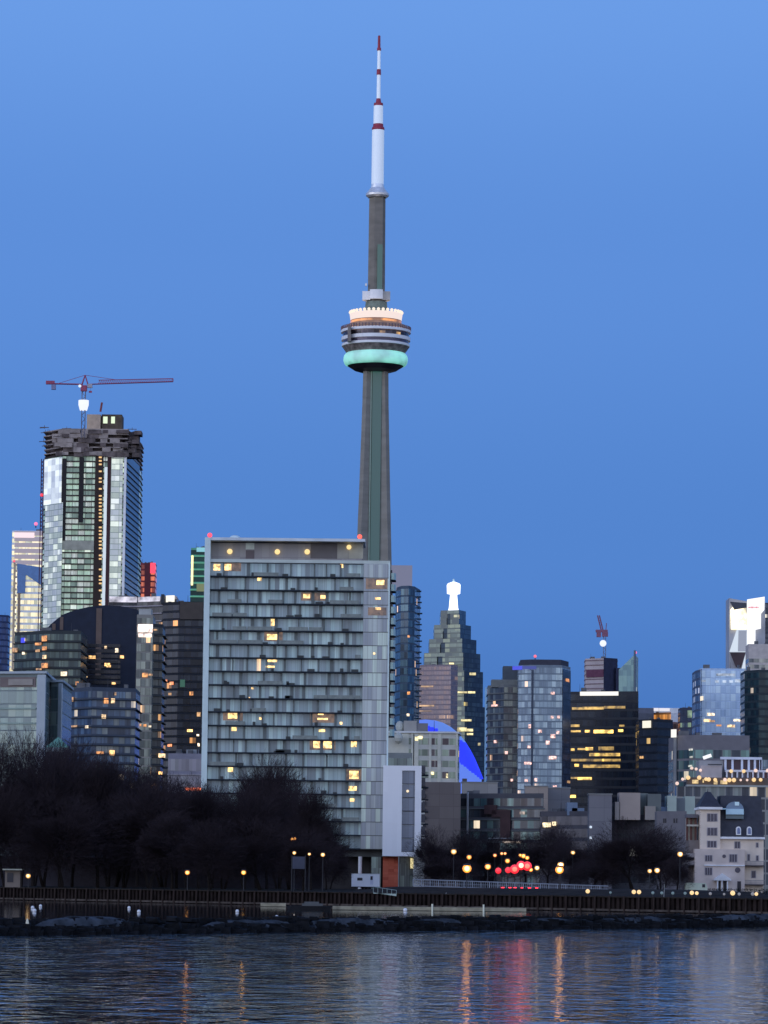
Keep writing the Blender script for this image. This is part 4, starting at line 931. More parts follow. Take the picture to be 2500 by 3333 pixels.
# framed grey blocks in the left foreground
fr = flat('frame_lavender', D(124, 134, 160), .7, var=.06)
gl = facade('framed_glass', 2.0, 3.2, [(88, 104, 118), (78, 92, 108), (98, 112, 124), (70, 84, 100)], (.05, (64, 76, 92)), 0, vcurt=.12)
def framed(label, cols, yt, side):
    r, fp, zt = tower('framed_block', label, cols, yt, 3.2, gl, flat('fb_wall', D(84, 94, 110), .8), ylow=2600, frac=(.06, .97), depth=14)
    MB().prism(offset(fp, .5), zt - .02, zt + .55).build('roof_slab', fr, r)
    A, B, Cc = fp[0], fp[1], fp[2]
    panel(MB(), A, B, side[0], side[1], yt + 4, 2560, .45, .4).build('frame_column', fr, r)
    return r, fp
r, fp = framed('grey glass block with a pale projecting roof frame at the left edge', [(-70, 885), (146, 880), (166, 905)], 2192, (118, 145))
panel(MB(), fp[0], fp[1], 0, 116, 2204, 2236, .3, .3).build('soffit_panel', flat('soffit_brown', D(86, 78, 88), .8), r)
panel(MB(), fp[0], fp[1], 27, 106, 2210, 2230, .6, .3).build('blank_sign', flat('soffit_grey', D(112, 108, 118), .8), r)
for y in (2304, 2352): panel(MB(), fp[0], fp[1], 0, 116, y, y + 5, .4, .3).build('string_course', flat('pale_line', D(104, 120, 130), .8), r)
r, fp = framed('narrower grey glass block with a pale frame beside the green pyramid roof', [(166, 902), (200, 900), (223, 925)], 2220, (187, 198))
# green pyramid roof
d = 860; a = at(149, 2432, d); c = at(223, 2432, d); ap = at(190, 2398, d + 3); w_ = (c.x - a.x)
root = thing('pavilion', 'small pavilion with a green copper pyramid roof above the bare trees', 'pavilion', ((a.x+c.x)/2, d + w_/2, LAND))
mb = MB(); Q = [(a.x, d), (c.x, d), (c.x, d + w_), (a.x, d + w_)]; apx = ((a.x+c.x)/2, d + w_/2, ap.z)
for i in range(4): j = (i+1) % 4; mb.face([(*Q[i], a.z), (*Q[j], a.z), apx])
mb.face([(*p, a.z) for p in reversed(Q)]); mb.build('roof', flat('green_copper', D(74, 112, 116), .8, var=.12), root)
MB().box(a.x - .1, c.x + .1, d - .1, d + w_ + .1, a.z - 1.1, a.z - .003).build('cornice', flat('pav_cornice', D(88, 98, 116), .8), root)
MB().box(a.x + .3, c.x - .3, d + .3, d + w_ - .3, LAND, a.z - 1.1).build('wall', flat('pav_wall', D(56, 60, 76), .8), root)
# low stucco building by the condo, with orange sign
r, fp, zt = tower('low_building', 'low grey stucco building with an orange sign between the trees and the condominium', [(548, 900), (668, 900)], 2452, 4.2,
    facade('stucco_win', 2.6, 4.2, [(100, 100, 124), (100, 100, 124), (60, 66, 86), (108, 110, 132)], (.3, (104, 104, 128)), 0), flat('stucco', D(104, 104, 130), .9), ylow=2640, depth=14, slab=.25, slabmat=flat('stucco_line', D(120, 118, 140)))
roofbox(r, 606, 640, 2440, 2456, 903, 6, flat('stucco2', D(110, 116, 136)))
panel(MB(), fp[0], fp[1], 603, 654, 2564, 2573, .3, .2).build('orange_sign', room('orange_sign', E(255, 120, 70), 2.0, 2.0), r)
# ------------------------------------------------------------------ right of the condominium
r, fp, zt = tower('round_glass_tower', 'dark blue curved glass tower standing right behind the condominium', [(1288, 1412), (1306, 1402), (1330, 1400), (1350, 1404), (1368, 1420)], 1906, 3.05,
    facade('round_glass', 1.7, 3.05, [(46, 66, 92), (54, 78, 104), (40, 56, 80), (62, 86, 110), (34, 46, 66)], (.09, (34, 48, 70)), .012, (255, 210, 160), .9, vcurt=.2), flat('rg_wall', D(44, 60, 88), .7), ylow=2420, depth=16, frac=(.14, .93), outw=.1)
lits(r, fp[1], fp[2], [(1330, 2071, 7, 7), (1330, 2256, 9, 9), (1328, 2327, 8, 8)], WARM(2.6), out=.3)
p0 = at(1274, 1860, 1410).x; p1 = at(1342, 1860, 1410).x
MB().box(p0, p1, 1410, 1418, zt - 1, zat(1308, 1840, 1410)).build('roof_screen', glow('lav_screen_glow', E(176, 178, 220), .28), r)  # lavender screen has a faint glow of its own, though no lamp
mb = MB()
for k in range(24):
    q = at(1369, 1925 + k * 18, 1414); mb.box(q.x - 1.2, q.x + rc.uniform(.1, .7), 1412, 1416, q.z - .15, q.z + .15)
mb.build('edge_balconies', flat('rg_edge', D(40, 56, 76)), r)
# pinkish tower and stepped tower with lantern
r, fp, zt = tower('office_tower', 'pinkish brown glass office tower in front of the stepped tower', [(1363, 2700), (1468, 2690), (1490, 2700)], 2163, 3.6,
    facade('pink_glass', 2.0, 3.6, [(98, 92, 112), (104, 94, 112), (92, 86, 106), (110, 96, 108)], (.18, (88, 80, 100)), .01, (255, 200, 140), .4, litw=8, vcurt=.08), flat('pink_wall', D(100, 92, 112), .8), ylow=2420, depth=30)
lits(r, fp[0], fp[1], [(1390, 2234, 40, 5), (1388, 2297, 50, 5), (1384, 2314, 40, 3)], room('pink_lit', E(255, 206, 150), .8, .1), out=.4)
d = 2900; cx_ = at(1480, 2000, d).x; zS = lambda py: zat(1480, py, d); k_ = d / F
root = thing('stepped_tower', 'stepped green glass office tower crowned by a brilliant white lantern', 'building', (cx_, d + 20, LAND))
sg = facade('step_glass', 6, 3.9, [(78, 90, 98), (64, 76, 86), (96, 106, 106), (52, 62, 76)], (.04, (54, 64, 74)), .06, (235, 230, 180), .4, hline=.3, vcurt=.1)
sg2 = facade('step_glass_dark', 6, 3.9, [(40, 54, 76), (34, 46, 68), (48, 62, 82)], (.04, (30, 40, 60)), .05, (255, 226, 130), .8, hline=.2)
st = [(1985, 1435, 1518), (2033, 1414, 1535), (2080, 1398, 1553), (2126, 1382, 1566), (2185, 1374, 1575), (2300, 1370, 1582)]
prev = None
for i, (y, a, c) in enumerate(st):
    X0 = (a - 1480) * k_ + cx_; X1 = (c - 1480) * k_ + cx_; Xm = (X0 * .34 + X1 * .66) + 1
    yb = st[i+1][0] if i + 1 < len(st) else None; zb = zS(yb) - 1 if yb else LAND
    f = [(X0, d + 9 - i*2), (Xm, d - i*3.5), (X1, d + 16 - i*2), (X1 - 3, d + 60), (X0, d + 60)]
    mb = MB(); mb.prism(f, zb, zS(y), 0, 0)
    for q in range(0, len(mb.m)): pass
    mb.m = [1 if idx == 1 else 0 for idx in range(len(mb.m))]
    mb.build('tier', [sg, sg2], root)
    # notches: projecting bays on the left face of each tier
    if i in (0, 1, 2, 3, 4):
        for (fa, fb) in ((.0, .33), (.62, 1.0)):
            ax = f[0][0] + (f[1][0]-f[0][0])*fa; ay = f[0][1] + (f[1][1]-f[0][1])*fa; bx_ = f[0][0] + (f[1][0]-f[0][0])*fb; by = f[0][1] + (f[1][1]-f[0][1])*fb
            MB().prism([(ax, ay - 3), (bx_, by - 3), (bx_, by + 2), (ax, ay + 2)], zb, zS(y) - 6 + i, 0, 0).build('corner_bay', sg, root)
        mx_ = f[0][0] + (f[1][0]-f[0][0])*.36; mx2 = f[0][0] + (f[1][0]-f[0][0])*.6; my = f[0][1] + (f[1][1]-f[0][1])*.36
        MB().box(mx_, mx2, my - 1.5, my + 4, zb, zS(y) - 3).build('recess_glazing', sg2, root)
A_, B_ = (cx_ + (1488-1480)*k_, d - 19), (cx_ + (1582-1480)*k_, d + 4)
for px, py, w_, h_ in [(1539, 2193, 20, 7), (1505, 2253, 30, 5), (1535, 2253, 24, 6), (1518, 2344, 34, 6), (1503, 2374, 32, 12), (1530, 2376, 20, 8), (1530, 2389, 20, 6), (1560, 2422, 8, 8), (1470, 2160, 16, 6)]:
    panel(MB(), (cx_ - 50, d - 20), (cx_ + 50, d - 20), px - w_/2, px + w_/2, py - h_/2, py + h_/2, .2, 4).build('lit_window', room('step_lit', E(255, 236, 170), 1.2, .2), root)
lan = glow('lantern_white', E(235, 240, 255), 2.2); lc = (cx_ - 3*k_, d + 14)
MB().lathe(lc, [(20*k_, zS(1987)), (16*k_, zS(1975)), (12*k_, zS(1930))], 8, 0, R(22.5)).build('lantern_stem', lan, root)
MB().lathe(lc, [(12*k_, zS(1930)), (23*k_, zS(1928)), (24*k_, zS(1900)), (20*k_, zS(1895)), (6*k_, zS(1890)), (.1, zS(1889))], 8, 0, R(22.5)).build('lantern', lan, root)
MB().bar((lc[0], lc[1], zS(1890)), (lc[0], lc[1], zS(1879)), 1.2, r2=.4).build('finial', flat('finial', D(150, 180, 230)), root)
# stadium dome
d = 2150; k_ = (d + 60) / F; dc = at(1385, 2500, d + 60); zD = lambda py: zat(1385, py, d + 60)
root = thing('stadium_dome', 'blue lit domed stadium roof rising behind the white apartment block', 'stadium', (dc.x, d + 60, LAND))
prof = [(1, 2342), (30, 2345), (56, 2352), (82, 2366), (106, 2386), (127, 2410), (145, 2438), (160, 2466), (174, 2498), (187, 2530), (196, 2560), (202, 2600)]
pr = [(q * k_, zD(y)) for q, y in reversed(prof)]
cen = (dc.x, d + 60)
def dome_m(q):
    x = sum(v[0] for v in q) / 4 - cen[0]; zz = sum(v[2] for v in q) / 4; px = 1385 + x / k_; py = 2860 - (zz - 4.5) / k_ 
    if px > 1436: return 0 if py < 2404 + (px - 1470) * .3 else (1 if py < 2492 + (px - 1500) * .72 else 2)
    return 1 if 1386 < px < 1424 and py > 2366 + (px - 1386) * .3 else (0 if px >= 1424 else 2)
fine = []
for i in range(len(pr) - 1):
    for q in range(5): fine.append((pr[i][0] + (pr[i+1][0] - pr[i][0]) * q / 5, pr[i][1] + (pr[i+1][1] - pr[i][1]) * q / 5))
fine.append(pr[-1])
mb = MB(); mb.lathe(cen, fine, 300, 0, 0, dome_m)
def lit_skin(name, c, s):
    m = glow(name, E(*c), s); m.node_tree.nodes['Principled BSDF'].inputs['Base Color'].default_value = (.08, .1, .2, 1); return m
mb.build('dome_roof', [lit_skin('dome_pale', (96, 136, 226), .8), lit_skin('dome_vivid', (16, 26, 255), 1.1), lit_skin('dome_mid', (92, 128, 236), .85)], root, True)  # skin glows in blue zones instead of receiving the stadium's blue light
MB().lathe(cen, [(205*k_, LAND), (203*k_, zD(2600))], 64).build('drum_wall', greyc, root)
# thin pale edge tower
r, fp, zt = tower('slim_tower', 'very thin pale blue tower edge standing left of the grey condominium pair', [(1579, 2000), (1587, 2000)], 2238, 6, flat('slim_glass', D(96, 130, 176), .3, .2), flat('slim_wall', D(108, 140, 184), .6), ylow=2640, depth=8)
# white mid rise
r, fp, zt = tower('apartment_block', 'off white seven storey apartment block in front of the blue stadium dome', [(1258, 1000), (1400, 1000), (1488, 1000), (1496, 1012)], 2382, 3.05,
    facade('mid_windows', 1.9, 3.05, [(84, 94, 98), (66, 60, 72), (100, 112, 114), (54, 46, 58), (92, 104, 106)], (.1, (120, 124, 136)), .02, (255, 230, 170), 1.2), flat('mid_white', D(138, 140, 154), .85, var=.06), ylow=2640, depth=14, frac=(.22, .8), outw=.03)
MB().prism(offset(fp, .5), zt - .25, zt + .25).build('roof_edge', flat('mid_roof_edge', D(150, 154, 176), .8), r)
pw = flat('mid_pier', D(146, 148, 158), .85)
for a, c in ((1262, 1330), (1338, 1348), (1396, 1404), (1424, 1436), (1345, 1362)): panel(MB(), fp[0], fp[1], a, c, 2388, 2556, .2, .3).build('pier', pw, r)
for a, c in ((1424, 1434), (1484, 1490)): panel(MB(), fp[1], fp[2], a, c, 2388, 2556, .25, .3).build('pier', pw, r)
roofbox(r, 1314, 1356, 2346, 2384, 1003, 7, flat('mid_box', D(112, 112, 124), .8)); roofbox(r, 1358, 1393, 2354, 2384, 1003, 7, flat('mid_box2', D(84, 84, 100), .8))
for px, py0, py1 in ((1302, 2348, 2380), (1297, 2390, 2416)):
    q = at(px, (py0+py1)/2, 999.0 if py0 > 2380 else 1003); MB().ball((q.x, q.y + 1.5 if py0 < 2380 else q.y - 1.2, q.z), 1.25, n=12, sq=1.25).build('water_tank', flat('tank_cream', D(128, 132, 144), .7), r, True)
lits(r, fp[0], fp[1], [(1356, 2404, 10, 14), (1368, 2401, 14, 10)], room('cream_room', E(255, 240, 180), 1.6), out=.25)
lits(r, fp[1], fp[2], [(1408, 2517, 10, 9), (1455, 2525, 6, 14)], room('cream_room', E(255, 240, 180), 1.6), out=.3)
# balconied wing between condominium and the white mid-rise
r, fp, zt = tower('balcony_wing', 'grey terraced wing just right of the condominium above the white block', [(1262, 850), (1342, 850)], 2450, 3.1,
    facade('wing_glass', 2.2, 3.1, [(96, 108, 120), (78, 88, 102), (108, 120, 130)], (.08, (70, 76, 88)), 0), flat('wing_wall', D(112, 118, 134), .8), ylow=2600, depth=10, bal=.6, balmat=flat('wing_bal', D(150, 154, 170)))
# brown blank slab
r, fp, zt = tower('blank_wall_block', 'blank brownish grey party wall block right of the white block', [(1384, 900), (1500, 900)], 2545, 30, flat('bw_joint', D(66, 62, 72), .9), clad('brown_blank', (72, 68, 78), 3.5, 3.0, 3), ylow=2800, depth=16)
for k in range(7): panel(MB(), fp[0], fp[1], 1376, 1386, 2560 + k*24, 2572 + k*24, .5, .4).build('side_window', drk, r)
# grey condominium pair
r, fp, zt = tower('apartment_tower', 'shorter grey stepped apartment tower on the left of the glassy pair', [(1588, 1610), (1640, 1600), (1692, 1600)], 2228, 2.95,
    facade('grey_pair', 2.0, 2.95, [(66, 72, 86), (78, 84, 96), (52, 54, 68), (90, 96, 104), (44, 44, 58)], (.08, (48, 50, 62)), .03, (255, 200, 150), .9), flat('gp_wall', D(80, 84, 98), .8), ylow=2640, slab=.4, slabmat=flat('gp_slab', D(50, 54, 68)), frac=(.15, .95))
roofbox(r, 1600, 1690, 2212, 2232, 1603, 10, flat('gp_box', D(90, 94, 106)))
roofbox(r, 1638, 1692, 2168, 2232, 1606, 12, flat('gp_box2', D(58, 66, 84)))
lits(r, fp[0], fp[1], [(1609, 2296, 20, 6), (1612, 2414, 9, 9)], room('pinkwarm', E(255, 200, 190), 1.6), out=.5)
lits(r, fp[1], fp[2], [(1648, 2450, 9, 9), (1666, 2539, 8, 8), (1694, 2539, 6, 6), (1722, 2225, 14, 9)], room('pinkwarm', E(255, 200, 190), 1.6), out=.5)
r, fp, zt = tower('apartment_tower', 'taller blue grey glass apartment tower with a dark crown in the right of the pair', [(1688, 1585), (1730, 1580), (1830, 1580), (1857, 1595)], 2164, 2.95,
    facade('blue_pair', 1.8, 2.95, [(100, 116, 144), (112, 128, 156), (90, 104, 132), (80, 94, 122), (124, 140, 166)], (.06, (74, 84, 110)), .03, (255, 205, 160), .9, vcurt=.15), flat('bp_wall', D(84, 96, 122), .8), ylow=2640, frac=(.14, .95), slab=.1)
A, B = fp[0], fp[2]
mb = MB(); mb.prism(offset(fp, -.8), zt - .1, zat(1750, 2146, 1580)); mb.build('crown', flat('dark_crown', D(40, 42, 62), .8), r)
panel(MB(), fp[0], fp[1], 1668, 1700, 2168, 2180, .3, .3).build('blue_lit_band', glow('blue_band', E(60, 70, 240), .8), r)
panel(MB(), fp[1], fp[2], 1700, 1746, 2168, 2178, .3, .3).build('blue_lit_band', glow('blue_band2', E(60, 74, 190), .5), r)
panel(MB(), fp[2], fp[3], 1832, 1857, 2180, 2560, .3, .3).build('dark_side', facade('bp_dark', 2.2, 2.95, [(40, 48, 72), (52, 60, 86), (30, 36, 56)], (.1, (26, 30, 48)), .0, hline=.2), r)
panel(MB(), fp[1], fp[2], 1729, 1736, 2180, 2570, .3, .3).build('dark_groove', flat('groove', D(50, 58, 80)), r)
lits(r, fp[1], fp[2], [(1799, 2256, 12, 8), (1797, 2334, 9, 8), (1818, 2334, 9, 9), (1758, 2380, 12, 9), (1816, 2384, 9, 9), (1800, 2396, 16, 12), (1783, 2417, 12, 12), (1799, 2466, 24, 10), (1718, 2484, 24, 8), (1724, 2364, 8, 12), (1722, 2431, 10, 8), (1713, 2540, 10, 9), (1744, 2538, 8, 10), (1806, 2559, 12, 5)], room('pinkwarm', E(255, 200, 190), 1.6), out=.4)
lits(r, fp[2], fp[3], [(1848, 2214, 10, 10), (1852, 2545, 8, 8)], WARM(2.4), out=.5)
beacon(1742, 2136, 1583, 'pink warning light on top of the taller grey glass apartment tower', (255, 110, 130), 6, 5)
# dark office block with yellow bands
r, fp, zt = tower('office_block', 'black office block with broken yellow lit bands and a white light bar on its roof', [(1857, 1710), (2078, 1700)], 2250, 4.0,
    facade('black_office', 3.0, 4.0, [(12, 20, 38), (16, 24, 42), (20, 28, 44)], (.05, (12, 18, 32)), .0), flat('bo_wall', D(15, 20, 34), .6), ylow=2640, depth=30, slab=.15)
panel(MB(), fp[0], fp[1], 1888, 2012, 2251, 2264, .8, .6).build('roof_light_bar', bulb((255, 250, 240), 3.2), r)
bands = [(1862, 1900, 2306, 8, .5), (1896, 1965, 2305, 9, .6), (1966, 2035, 2302, 8, .35), (1858, 1886, 2362, 8, .5), (1858, 1890, 2380, 6, .8), (1904, 1920, 2380, 8, 1.6), (1932, 1996, 2381, 11, 1.8), (2012, 2028, 2378, 8, 1.6), (2016, 2032, 2362, 6, .5),
         (1858, 1870, 2440, 8, 1.4), (1880, 1905, 2438, 6, .5), (1906, 1930, 2437, 10, 1.6), (1948, 1998, 2436, 12, .3), (1918, 2018, 2456, 10, .8), (1860, 1920, 2474, 8, .3), (1922, 2020, 2474, 8, .35), (1960, 1966, 2474, 8, 1.2), (1870, 1884, 2491, 9, 1.4), (1898, 2018, 2494, 10, .45), (1858, 1880, 2532, 6, .4), (1880, 1926, 2534, 9, 1.2), (1856, 1874, 2592, 9, 1.6), (2096, 2160, 2560, 8, .35)]
for a, c, y, h_, s in bands:
    if a < 2078: panel(MB(), fp[0], fp[1], a, c, y - h_/2, y + h_/2, .3, .2).build('lit_band', room('yellow_band_%g' % s, E(255, 206, 104), s * 1.5, .35), r)
# concrete core tower with small crane and glass blade tower
r, fp, zt = tower('core_tower', 'small unfinished concrete tower under the far right crane', [(1906, 2800), (1965, 2790), (2010, 2800)], 2142, 3.6,
    flat('core_joint', D(92, 80, 98), .9), flat('core_conc', D(132, 126, 146), .9, var=.12, scale=.1), ylow=2270, depth=20, frac=(.75, .95), outw=.3)
panel(MB(), fp[1], fp[2], 1966, 2010, 2142, 2256, .6, .4).build('dark_side', flat('core_dark', D(26, 30, 58), .8, var=.2), r)
panel(MB(), fp[0], fp[1], 1908, 1964, 2180, 2204, .8, .4).build('safety_net', flat('core_maroon', D(76, 50, 74), .9), r)
MB().box(at(2006, 2200, 2790).x, at(2022, 2200, 2790).x, 2795, 2815, LAND, zat(2014, 2174, 2795)).build('side_core', flat('core_dark', D(26, 30, 58), .8), r)
d = 2790; xq = at(1968, 2060, d).x; zQ = lambda py: zat(1968, py, d)
c2, cm2 = crane((xq, d), zQ(2140), zQ(2072), 0, 0, 0, 'distant luffing crane with a raised boom and a white lamp on the far right', (96, 60, 90), 'construction cranes')
mb = MB(); mb.box(at(1939, 2055, d).x, at(1978, 2055, d).x, d - 1.5, d + 1.5, zQ(2058), zQ(2050)); mb.box(at(1942, 2060, d).x, at(1956, 2060, d).x, d - 1.5, d + 1.5, zQ(2074), zQ(2058)); mb.box(at(1960, 2060, d).x, at(1979, 2060, d).x, d - 1.5, d + 1.5, zQ(2072), zQ(2058)); mb.build('machine_deck', cm2, c2)
mb = MB(); a = at(1960, 2052, d); c = at(1948, 2003, d)
for s in (-.7, .7): mb.bar((a.x + s, d, a.z), (c.x + s, d, c.z), .5)
mb.bar((at(1972, 2055, d).x, d, zQ(2052)), (at(1974, 2055, d).x, d, zQ(2028)), .3); mb.build('boom', cm2, c2)
q = at(1963, 2094, d - 3); MB().ball(q, 11 * d / F, n=12).build('floodlight', bulb((240, 245, 255), 3), c2, True)
d = 2700; A = at(2010, 2200, d); B = at(2076, 2200, d)
root = thing('blade_tower', 'pale green glass tower with a steeply slanted pointed roof', 'building', ((A.x+B.x)/2, d + 10, LAND))
zl, zr_ = zat(2012, 2180, d), zat(2070, 2130, d); X0, X1, X2 = at(2014, 2200, d).x, at(2066, 2200, d).x, at(2078, 2200, d + 12).x
MB().prism([(X0, d), (X1, d), (X2, d + 14), (X0 + 2, d + 22)], LAND, zr_, 0, 0, top=[zl, zr_, zr_ - 2, zl]).build('glass_skin', facade('blade_glass', 3, 4, [(92, 118, 136), (100, 126, 140), (82, 106, 126)], (.06, (70, 92, 112)), .01, (255, 255, 230), .5, vcurt=.06), root)
MB().bar((X1, d - .4, zl - 60), (X1, d - .4, zr_ + 3), .8).build('edge_mullion', flat('blade_edge', D(70, 84, 110)), root)
beacon(2068, 2124, d + 4, 'pink warning light on the point of the slanted glass tower', (255, 110, 170), 6, 5)
# small stuff right of the office block
G = lambda nm, lb, cols, yt, fh, fac, wl, **k: tower(nm, lb, cols, yt, fh, fac, wl, **k)
r, fp, zt = G('office_block', 'plain slate grey block between the black office block and the orange lit one', [(2076, 2300), (2128, 2300)], 2304, 30, flat('sj', D(60, 64, 84)), flat('slate_plain', D(70, 74, 98), .8), ylow=2420, depth=20)
r, fp, zt = G('office_block', 'white topped block behind the orange lit storeys', [(2124, 2500), (2214, 2500)], 2304, 30, flat('sj2', D(150, 156, 186)), flat('white_far', D(178, 182, 208), .8), ylow=2460, depth=20)
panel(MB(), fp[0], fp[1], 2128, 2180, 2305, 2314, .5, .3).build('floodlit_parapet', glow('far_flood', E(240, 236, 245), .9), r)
r, fp, zt = G('office_block', 'small block with glowing orange storeys', [(2128, 2310), (2184, 2300)], 2318, 4.3,
    facade('orange_glass', 3.2, 4.3, [(120, 84, 56), (96, 66, 48)], (.05, (80, 54, 44)), .85, (255, 168, 84), .55, hline=.2), flat('orange_wall', D(130, 84, 50), .8), ylow=2440, depth=20)
r, fp, zt = G('office_block', 'low brown block with faint lit storeys beside the orange lit one', [(2184, 2310), (2226, 2310)], 2350, 4.0,
    facade('brown_glass', 3, 4, [(80, 74, 84), (60, 56, 68)], (.1, (56, 50, 60)), .3, (240, 210, 160), .35), flat('brown_wall', D(84, 76, 88), .8), ylow=2440, depth=20)
r, fp, zt = G('office_block', 'dark block with pale green lit upper windows left of the blue glass tower', [(2214, 2260), (2270, 2250)], 2302, 4.0,
    facade('greenish', 3, 4, [(38, 46, 70), (48, 58, 80), (30, 38, 62)], (.08, (30, 36, 56)), .06, (170, 200, 150), .35), flat('gn_wall', D(40, 44, 66), .8), ylow=2440, depth=20)
panel(MB(), fp[0], fp[1], 2238, 2262, 2312, 2336, .5, .3).build('lit_window', room('green_room', E(160, 190, 150), .6, .2), r)
r, fp, zt = G('office_block', 'dark office block with one blinding white window near its top', [(2080, 1650), (2140, 1640), (2190, 1650)], 2340, 3.6,
    facade('black_b', 2.6, 3.6, [(16, 20, 32), (22, 26, 38), (28, 30, 42)], (.08, (16, 18, 28)), .008, (255, 210, 130), .6), flat('bb_wall', D(16, 20, 32), .7), ylow=2640, depth=24)
panel(MB(), fp[0], fp[1], 2091, 2117, 2346, 2369, .6, .4).build('bright_window', bulb((255, 246, 225), 2.6), r)
panel(MB(), fp[0], fp[2], 2096, 2158, 2557, 2565, 1.4, .4).build('lit_band', room('yellow_band_dim', E(255, 210, 120), .5, .2), r)
lits(r, fp[0], fp[1], [(2088, 2465, 12, 8)], WARM(.8), out=.4)
# blue glass tower
r, fp, zt = G('office_tower', 'bright sky blue glass office tower with a few warm windows', [(2280, 1880), (2424, 1880)], 2175, 4.0,
    facade('sky_glass', 2.6, 4.0, [(126, 148, 194), (134, 156, 202), (118, 140, 188), (142, 162, 206)], (.05, (104, 124, 172)), .0, metal=.3, vcurt=.07, hline=.07), flat('sky_wall', D(130, 150, 196), .6), ylow=2480, depth=30, frac=(.04, .98))
lits(r, fp[0], fp[1], [(2314, 2325, 24, 9), (2302, 2345, 22, 9), (2318, 2347, 18, 6), (2399, 2344, 22, 7), (2380, 2363, 24, 8), (2340, 2361, 16, 5)], WARM(2.6), out=.3)
lits(r, fp[0], fp[1], [(2362, 2196, 60, 8), (2290, 2216, 14, 6), (2334, 2218, 12, 8), (2358, 2218, 12, 8), (2380, 2218, 12, 8), (2402, 2216, 20, 10)], room('white_room', E(200, 216, 240), .8, .3), out=.3)
panel(MB(), fp[0], fp[1], 2424 - 3, 2424, 2176, 2410, .4, .3).build('corner_trim', flat('sky_trim', D(150, 170, 210)), r)
r2, fp2, zt2_ = G('office_tower', 'narrow dark side wing on the left edge of the sky blue glass tower', [(2264, 1892), (2284, 1878)], 2178, 4.0,
    facade('dk_side', 3, 4, [(50, 66, 100), (70, 86, 118), (38, 50, 82)], (.1, (40, 50, 80)), .04, (230, 235, 255), .5), flat('dk_side_wall', D(50, 62, 94), .7), ylow=2480, depth=24)
panel(MB(), fp2[0], fp2[1], 2279, 2287, 2266, 2280, .5, .4).build('lit_window', bulb((255, 240, 210), 1.6), r2)
# bright office tower with white panel and red lettering
d = 2900; A = at(2374, 2060, d); B = at(2492, 2060, d); A, B = (A.x, d), (B.x, d)
root = thing('faceted_tower', 'brilliantly lit faceted office tower with small red lettering at its top right', 'building', ((A[0]+B[0])/2, d + 12, LAND))
MB().prism([(A[0], d + 2), (at(2430, 2060, d).x, d), (B[0], d + 3), (B[0], d + 30), (A[0], d + 30)], LAND, zat(2400, 1965, d), 0, 0, top=[zat(2376, 1946, d), zat(2430, 1957, d), zat(2490, 1946, d), zat(2490, 1946, d), zat(2376, 1946, d)]).build('wall', flat('facet_wall', D(120, 124, 150), .5, .1, var=.2, scale=.06), root)
A = (A[0], d - .5); B = (B[0], d - .5)
gold = room('facet_gold', E(255, 240, 200), 2.4, .12)
wedge(root, A, B, [(2380, 2048), (2430, 2048), (2430, 1975), (2392, 1966), (2378, 1985)], .8, gold, 'lit_storeys')
wedge(root, A, B, [(2390, 1985), (2430, 1978), (2430, 1963), (2376, 1958)], 1.2, flat('facet_dark', D(40, 44, 62), .4), 'dark_facet')
wedge(root, A, B, [(2432, 2096), (2459, 2096), (2459, 2050), (2477, 2046), (2477, 1998), (2488, 1985), (2489, 1942), (2432, 1951)], 1.6, glow('facet_white', E(250, 250, 252), 1.15), 'white_sign_panel')
wedge(root, A, B, [(2374, 2122), (2437, 2122), (2430, 2050), (2398, 2050)], 1.2, glow('facet_white2', E(214, 226, 240), .9), 'white_facet')
wedge(root, A, B, [(2402, 2120), (2430, 2120), (2430, 2052), (2404, 2052)], 1.8, glow('facet_grey', E(170, 178, 200), .6), 'grey_facet')
wedge(root, A, B, [(2376, 2124), (2396, 2172), (2412, 2172), (2427, 2124)], 1.2, flat('facet_maroon', D(44, 32, 42), .5, var=.4, scale=.1), 'dark_facet')
wedge(root, A, B, [(2414, 2176), (2430, 2176), (2432, 2124), (2428, 2124)], 1.6, glow('facet_white2', E(214, 226, 240), .9), 'white_facet')
for i, (x, w_, h_) in enumerate(((2437, 2, 4), (2441, 3, 5), (2445.5, 3, 6), (2450, 3, 6), (2454.5, 3, 5), (2459, 2, 5), (2463, 3, 6), (2467.5, 3, 5))):
    panel(MB(), A, B, x - w_/2, x + w_/2, 1977 - h_/2, 1977 + h_/2, 2.0, .3).build('red_letter', glow('red_letter', E(225, 70, 90), .9), root)
r, fp, zt = G('office_tower', 'dark tower with two white lights at the right edge beside the faceted tower', [(2489, 2960), (2560, 2960)], 1962, 4,
    facade('edge_dark', 3, 4, [(40, 44, 60), (56, 60, 76)], (.1, (40, 44, 60)), .12, (255, 245, 220), .8), flat('edge_wall', D(46, 50, 68)), ylow=2130, depth=20)
r, fp, zt = G('office_block', 'greyish beige block with an open top storey at the right edge', [(2437, 2400), (2560, 2400)], 2096, 4.0,
    facade('beige_glass', 3.4, 4.0, [(104, 108, 118), (120, 122, 130), (86, 92, 104), (64, 70, 84)], (.1, (110, 108, 122)), .02, (240, 240, 230), .4), flat('beige_wall', D(140, 136, 152), .8), ylow=2260, depth=24, frac=(.2, .85), para=9)
r, fp, zt = G('office_tower', 'near black green glass tower filling the right edge below the beige block', [(2424, 1760), (2470, 1750), (2570, 1750)], 2180, 3.6,
    facade('black_green', 2.4, 3.6, [(20, 36, 48), (26, 44, 56), (16, 28, 40), (34, 48, 58)], (.08, (16, 26, 36)), .015, (240, 220, 200), .5), flat('bg_wall', D(18, 30, 42), .6), ylow=2540, depth=24, slab=.1)
